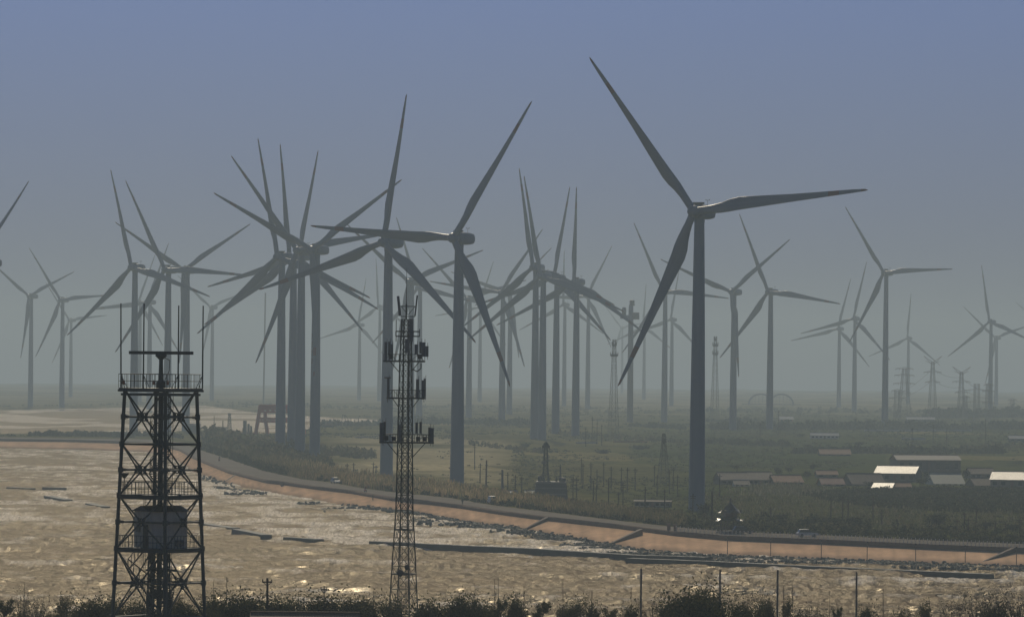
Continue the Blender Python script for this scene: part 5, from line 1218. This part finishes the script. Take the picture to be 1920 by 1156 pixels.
def person(px, pb, z, pose, cloth, label, rz=0.0, scale=1.0):
    p = gp(px, pb, z); V, E_, R_ = {'stand': ([(0, 0, .95), (0, .0, 1.2), (0, 0, 1.42), (0, 0, 1.52), (0, -.02, 1.64), (.11, 0, .9), (.12, .02, .5), (.13, 0, .06), (.14, -.14, .03), (-.11, 0, .9), (-.12, -.06, .5), (-.13, .05, .06), (-.13, -.1, .03), (.2, 0, 1.4), (.25, .02, 1.14), (.24, -.1, .9), (.24, -.14, .82), (-.2, 0, 1.4), (-.25, .04, 1.14), (-.25, -.06, .9), (-.25, -.1, .82)],
        [(0, 1), (1, 2), (2, 3), (3, 4), (0, 5), (5, 6), (6, 7), (7, 8), (0, 9), (9, 10), (10, 11), (11, 12), (2, 13), (13, 14), (14, 15), (15, 16), (2, 17), (17, 18), (18, 19), (19, 20)], [.15, .15, .15, .06, .105, .1, .065, .045, .04, .1, .065, .045, .04, .065, .05, .038, .035, .065, .05, .038, .035]),
        'ride': ([(0, 0, .95), (0, -.08, 1.2), (0, -.16, 1.4), (0, -.18, 1.5), (0, -.22, 1.62), (.12, -.15, .9), (.17, -.42, .7), (.16, -.3, .34), (.16, -.42, .3), (-.12, -.15, .9), (-.17, -.42, .7), (-.16, -.3, .34), (-.16, -.42, .3), (.2, -.18, 1.37), (.26, -.36, 1.16), (.24, -.6, 1.08), (.24, -.66, 1.07), (-.2, -.18, 1.37), (-.26, -.36, 1.16), (-.24, -.6, 1.08), (-.24, -.66, 1.07)],
        [(0, 1), (1, 2), (2, 3), (3, 4), (0, 5), (5, 6), (6, 7), (7, 8), (0, 9), (9, 10), (10, 11), (11, 12), (2, 13), (13, 14), (14, 15), (15, 16), (2, 17), (17, 18), (18, 19), (19, 20)], [.15, .15, .15, .06, .105, .1, .065, .045, .04, .1, .065, .045, .04, .065, .05, .038, .035, .065, .05, .038, .035])}[pose]
    me = bpy.data.meshes.new('person'); me.from_pydata(V, E_, []); me.materials.append(cloth); o = link('person', me); o.location = (p.x, p.y, p.z + .02); o.rotation_euler = (0, 0, rz); o.scale = (scale,) * 3
    sk_ = o.modifiers.new('skin', 'SKIN'); me.skin_vertices  # radii per joint
    for i, r_ in enumerate(R_): me.skin_vertices[0].data[i].radius = (r_, r_)
    me.skin_vertices[0].data[0].use_root = True; sd = o.modifiers.new('smooth', 'SUBSURF'); sd.levels = sd.render_levels = 1
    hd = V[4]; MB().blob((hd[0], hd[1] + .015, hd[2] + .035), .108, jit=.02).obj('hair', M_DARK, o)
    return tag(o, label, 'person')
CL = [mat('dark_jacket', (.03, .035, .045), .9), mat('red_jacket', (.20, .05, .035), .9), mat('brown_coat', (.09, .06, .04), .9)]
person(867, 946, ZT, 'stand', CL[0], 'person in a dark jacket walking alone on the dike road', .6)
person(699, 938, 1.2, 'stand', CL[2], 'person in a brown coat standing on the dike slope left of the telecom mast', 2.2)
def motorbike(px, pb, rz, label, lab2, cl):
    p = gp(px, pb, ZT); T = thing('motorcycle', label, 'motorcycle', (p.x, p.y, p.z + .02), rz)
    for y in (-.65, .65):
        b = MB(); b.lathe([(.2, -.05), (.31, -.045), (.31, .045), (.2, .05)], 14); b.v = [(z, y + x, .31 + yy) for x, yy, z in b.v]; b.obj('wheel', M_DARK, T)
    MB().box((0, .1, .58), (.26, .8, .32)).obj('body', M_RED, T); MB().box((0, .3, .82), (.28, .7, .14)).obj('seat', M_DARK, T)
    MB().bar((0, -.65, .31), (0, -.5, .98), .05, 5).bar((-.34, -.5, 1.03), (.34, -.5, 1.03), .03, 5).obj('fork', M_STEELG, T); MB().box((0, -.62, .86), (.2, .12, .2)).obj('headlight', M_WHITE, T)
    o = person(px, pb, ZT, 'ride', cl, lab2, rz); o.location = (p.x, p.y, p.z + .02)
motorbike(411, 864, .4, 'motorcycle coming along the left part of the dike road', 'rider in a dark jacket on the left motorcycle', CL[0])
motorbike(685, 922, .4, 'red motorcycle on the dike road just left of the telecom mast', 'rider in a red jacket on the motorcycle left of the mast', CL[1])

# ---------------------------------------------------------------- foreground posts, poles and roof
def fore(px, pt, r, label, D, m, cross=(), name='timber_pole', cat='pole', group='bare poles on the near hilltop', sq_=False):
    base = at(px, 1195, D); base.z = hill_z(D) - .3; H = at(px, pt, D).z - base.z; T = thing(name, label, cat, base, rnd.uniform(-.3, .3), group); lean = rnd.uniform(-.02, .02) * H
    if sq_: MB().box((0, 0, H / 2), (r * 2, r * 1.6, H)).obj('shaft', m, T); MB().box((0, 0, H + .04), (r * 1.6, r * 1.3, .08)).obj('cap', m, T)
    else: MB().bar((0, 0, 0), (lean, 0, H), r, 6, r * .6).obj('shaft', m, T)
    for f, w_ in cross:
        b = MB(); b.box((lean * f, -.08, H * f), (w_, .12, .12))
        for sg in (-1, 1): b.bar((lean * f + sg * w_ * .45, -.08, H * f), (lean * f + sg * w_ * .45, -.08, H * f + .25), .05, 5); b.bar((lean * f + sg * w_ * .45, -.08, H * f), (lean * f, -.05, H * f - .35), .035, 4)
        b.obj('cross_arm', m, T)
cm = mat('grey_concrete_post', (.17, .16, .14), .9, (.22, .205, .18), .6)
for px, pt, l_ in ((1201, 1066, 'leftmost of the four square grey concrete posts'), (1349, 1068, 'second from left of the four square grey concrete posts'), (1457, 1069, 'third from left of the four square grey concrete posts'), (1605, 1073, 'rightmost of the four square grey concrete posts')):
    fore(px, pt, .075, l_, 520, cm, name='concrete_post', cat='post', group='concrete posts on the near hilltop', sq_=True)
fore(501, 1083, .17, 'thick timber utility pole with a short cross arm right of the radar tower', 520, M_WOOD, ((.94, .95),), name='utility_pole', cat='utility pole')
fore(608, 1097, .08, 'thin dark pole with a small cross piece above the shrubs', 520, M_WOOD, ((.93, .6),))
for px, pt, l_ in ((699, 1107, 'short thin pole left of the telecom mast foot'), (928, 1084, 'left one of a close pair of thin bare poles'), (934, 1081, 'right one of a close pair of thin bare poles'), (983, 1096, 'leaning thin pole right of the close pair'), (1056, 1083, 'lone thin pole between the mast and the concrete posts'), (1109, 1106, 'short thin pole left of the first concrete post'), (1184, 1098, 'hair thin pole beside the first concrete post'), (1468, 1096, 'thin knobbed pole right of the third concrete post'), (1487, 1094, 'slanting thin pole right of the third concrete post'), (1554, 1106, 'thin pole left of the last concrete post'), (1656, 1103, 'slanting thin pole right of the last concrete post'), (398, 1084, 'thin bent stalk pole right of the radar tower foot'), (424, 1080, 'thin pale reed pole right of the radar tower foot'), (45, 1090, 'thin pole near the left bottom corner'), (568, 1120, 'short stump pole among the shrubs')):
    fore(px, pt, .04, l_, 520, M_WOOD)
def low_roof():
    D = 470.0; c = at(572, 1150, D); z = hill_z(D) - .2; s = F / D; T = thing('low_house', 'long low house with a brown tiled roof at the bottom edge', 'house', (c.x, c.y, z), .0); W = 205 / s; zr = c.z - z; h = zr - .75; d2 = 2.2; w2 = W / 2
    MB().box((0, 0, h / 2), (W - .4, d2 * 1.8, h)).obj('wall', M_BRICK, T); r_ = MB()
    for sg in (-1, 1): r_.add([(-w2, sg * (d2 + .2), h - .1), (w2, sg * (d2 + .2), h - .1), (w2, 0, zr), (-w2, 0, zr), (-w2, sg * (d2 + .2), h), (w2, sg * (d2 + .2), h), (w2, 0, zr + .1), (-w2, 0, zr + .1)], [(0, 1, 2, 3), (4, 5, 6, 7), (0, 1, 5, 4), (1, 2, 6, 5), (2, 3, 7, 6), (3, 0, 4, 7)])
    R_ = r_.obj('roof', mat('clay_tile', (.20, .12, .07), .85, (.27, .165, .10), 1.2, stretch=(4, 1, 1), bump=.4), T)
    for sg in (-1, 1): MB().add([(sg * (w2 - .25), -d2, h), (sg * (w2 - .25), d2, h), (sg * (w2 - .25), 0, zr)], [(0, 1, 2)]).obj('gable', M_BRICK, T)
    b = MB()
    for i in range(40): b.box((-w2 + W * (i + .5) / 40, 0, zr + .14), (W / 40 * .9, .3, .12))
    b.obj('ridge_tile', mat('clay_tile', (0, 0, 0)), R_)
low_roof()

# ---------------------------------------------------------------- power lines
def wires():
    tops = {}
    for o in COL.objects:
        if o.name.startswith('power_pylon'): tops[o.get('label')[:12]] = o
    P = sorted(tops.values(), key=lambda o: o.location.x)
    def h(o): return max((c.bound_box[i][2] for c in KIDS.setdefault(o.name, kids(o)) for i in range(8)), default=30)
    pairs = [(P[0], P[2]), (P[2], P[3]), (P[3], P[5]), (P[5], P[6])]
    for i, (a, b_) in enumerate(pairs):
        for f, w_ in ((.80, 'upper'), (.62, 'lower')):
            p = a.location + Vector((0, 0, h(a) * f)); q = b_.location + Vector((0, 0, h(b_) * f)); sag = (q - p).length * .02 + 1.0; m = MB(); pts = []
            for k in range(13): t = k / 12; e = p.lerp(q, t); e.z -= sag * 4 * t * (1 - t); pts.append(e)
            m.path(pts, .10, 3); o = m.obj('power_cable', M_DARK); n_ = ['first and third', 'third and fourth', 'fourth and sixth', 'last two tall'][i]
            tag(o, w_ + ' sagging cable strung between the ' + n_ + ' pylons from the left', 'cable', 'power cables between the pylons')
wires()
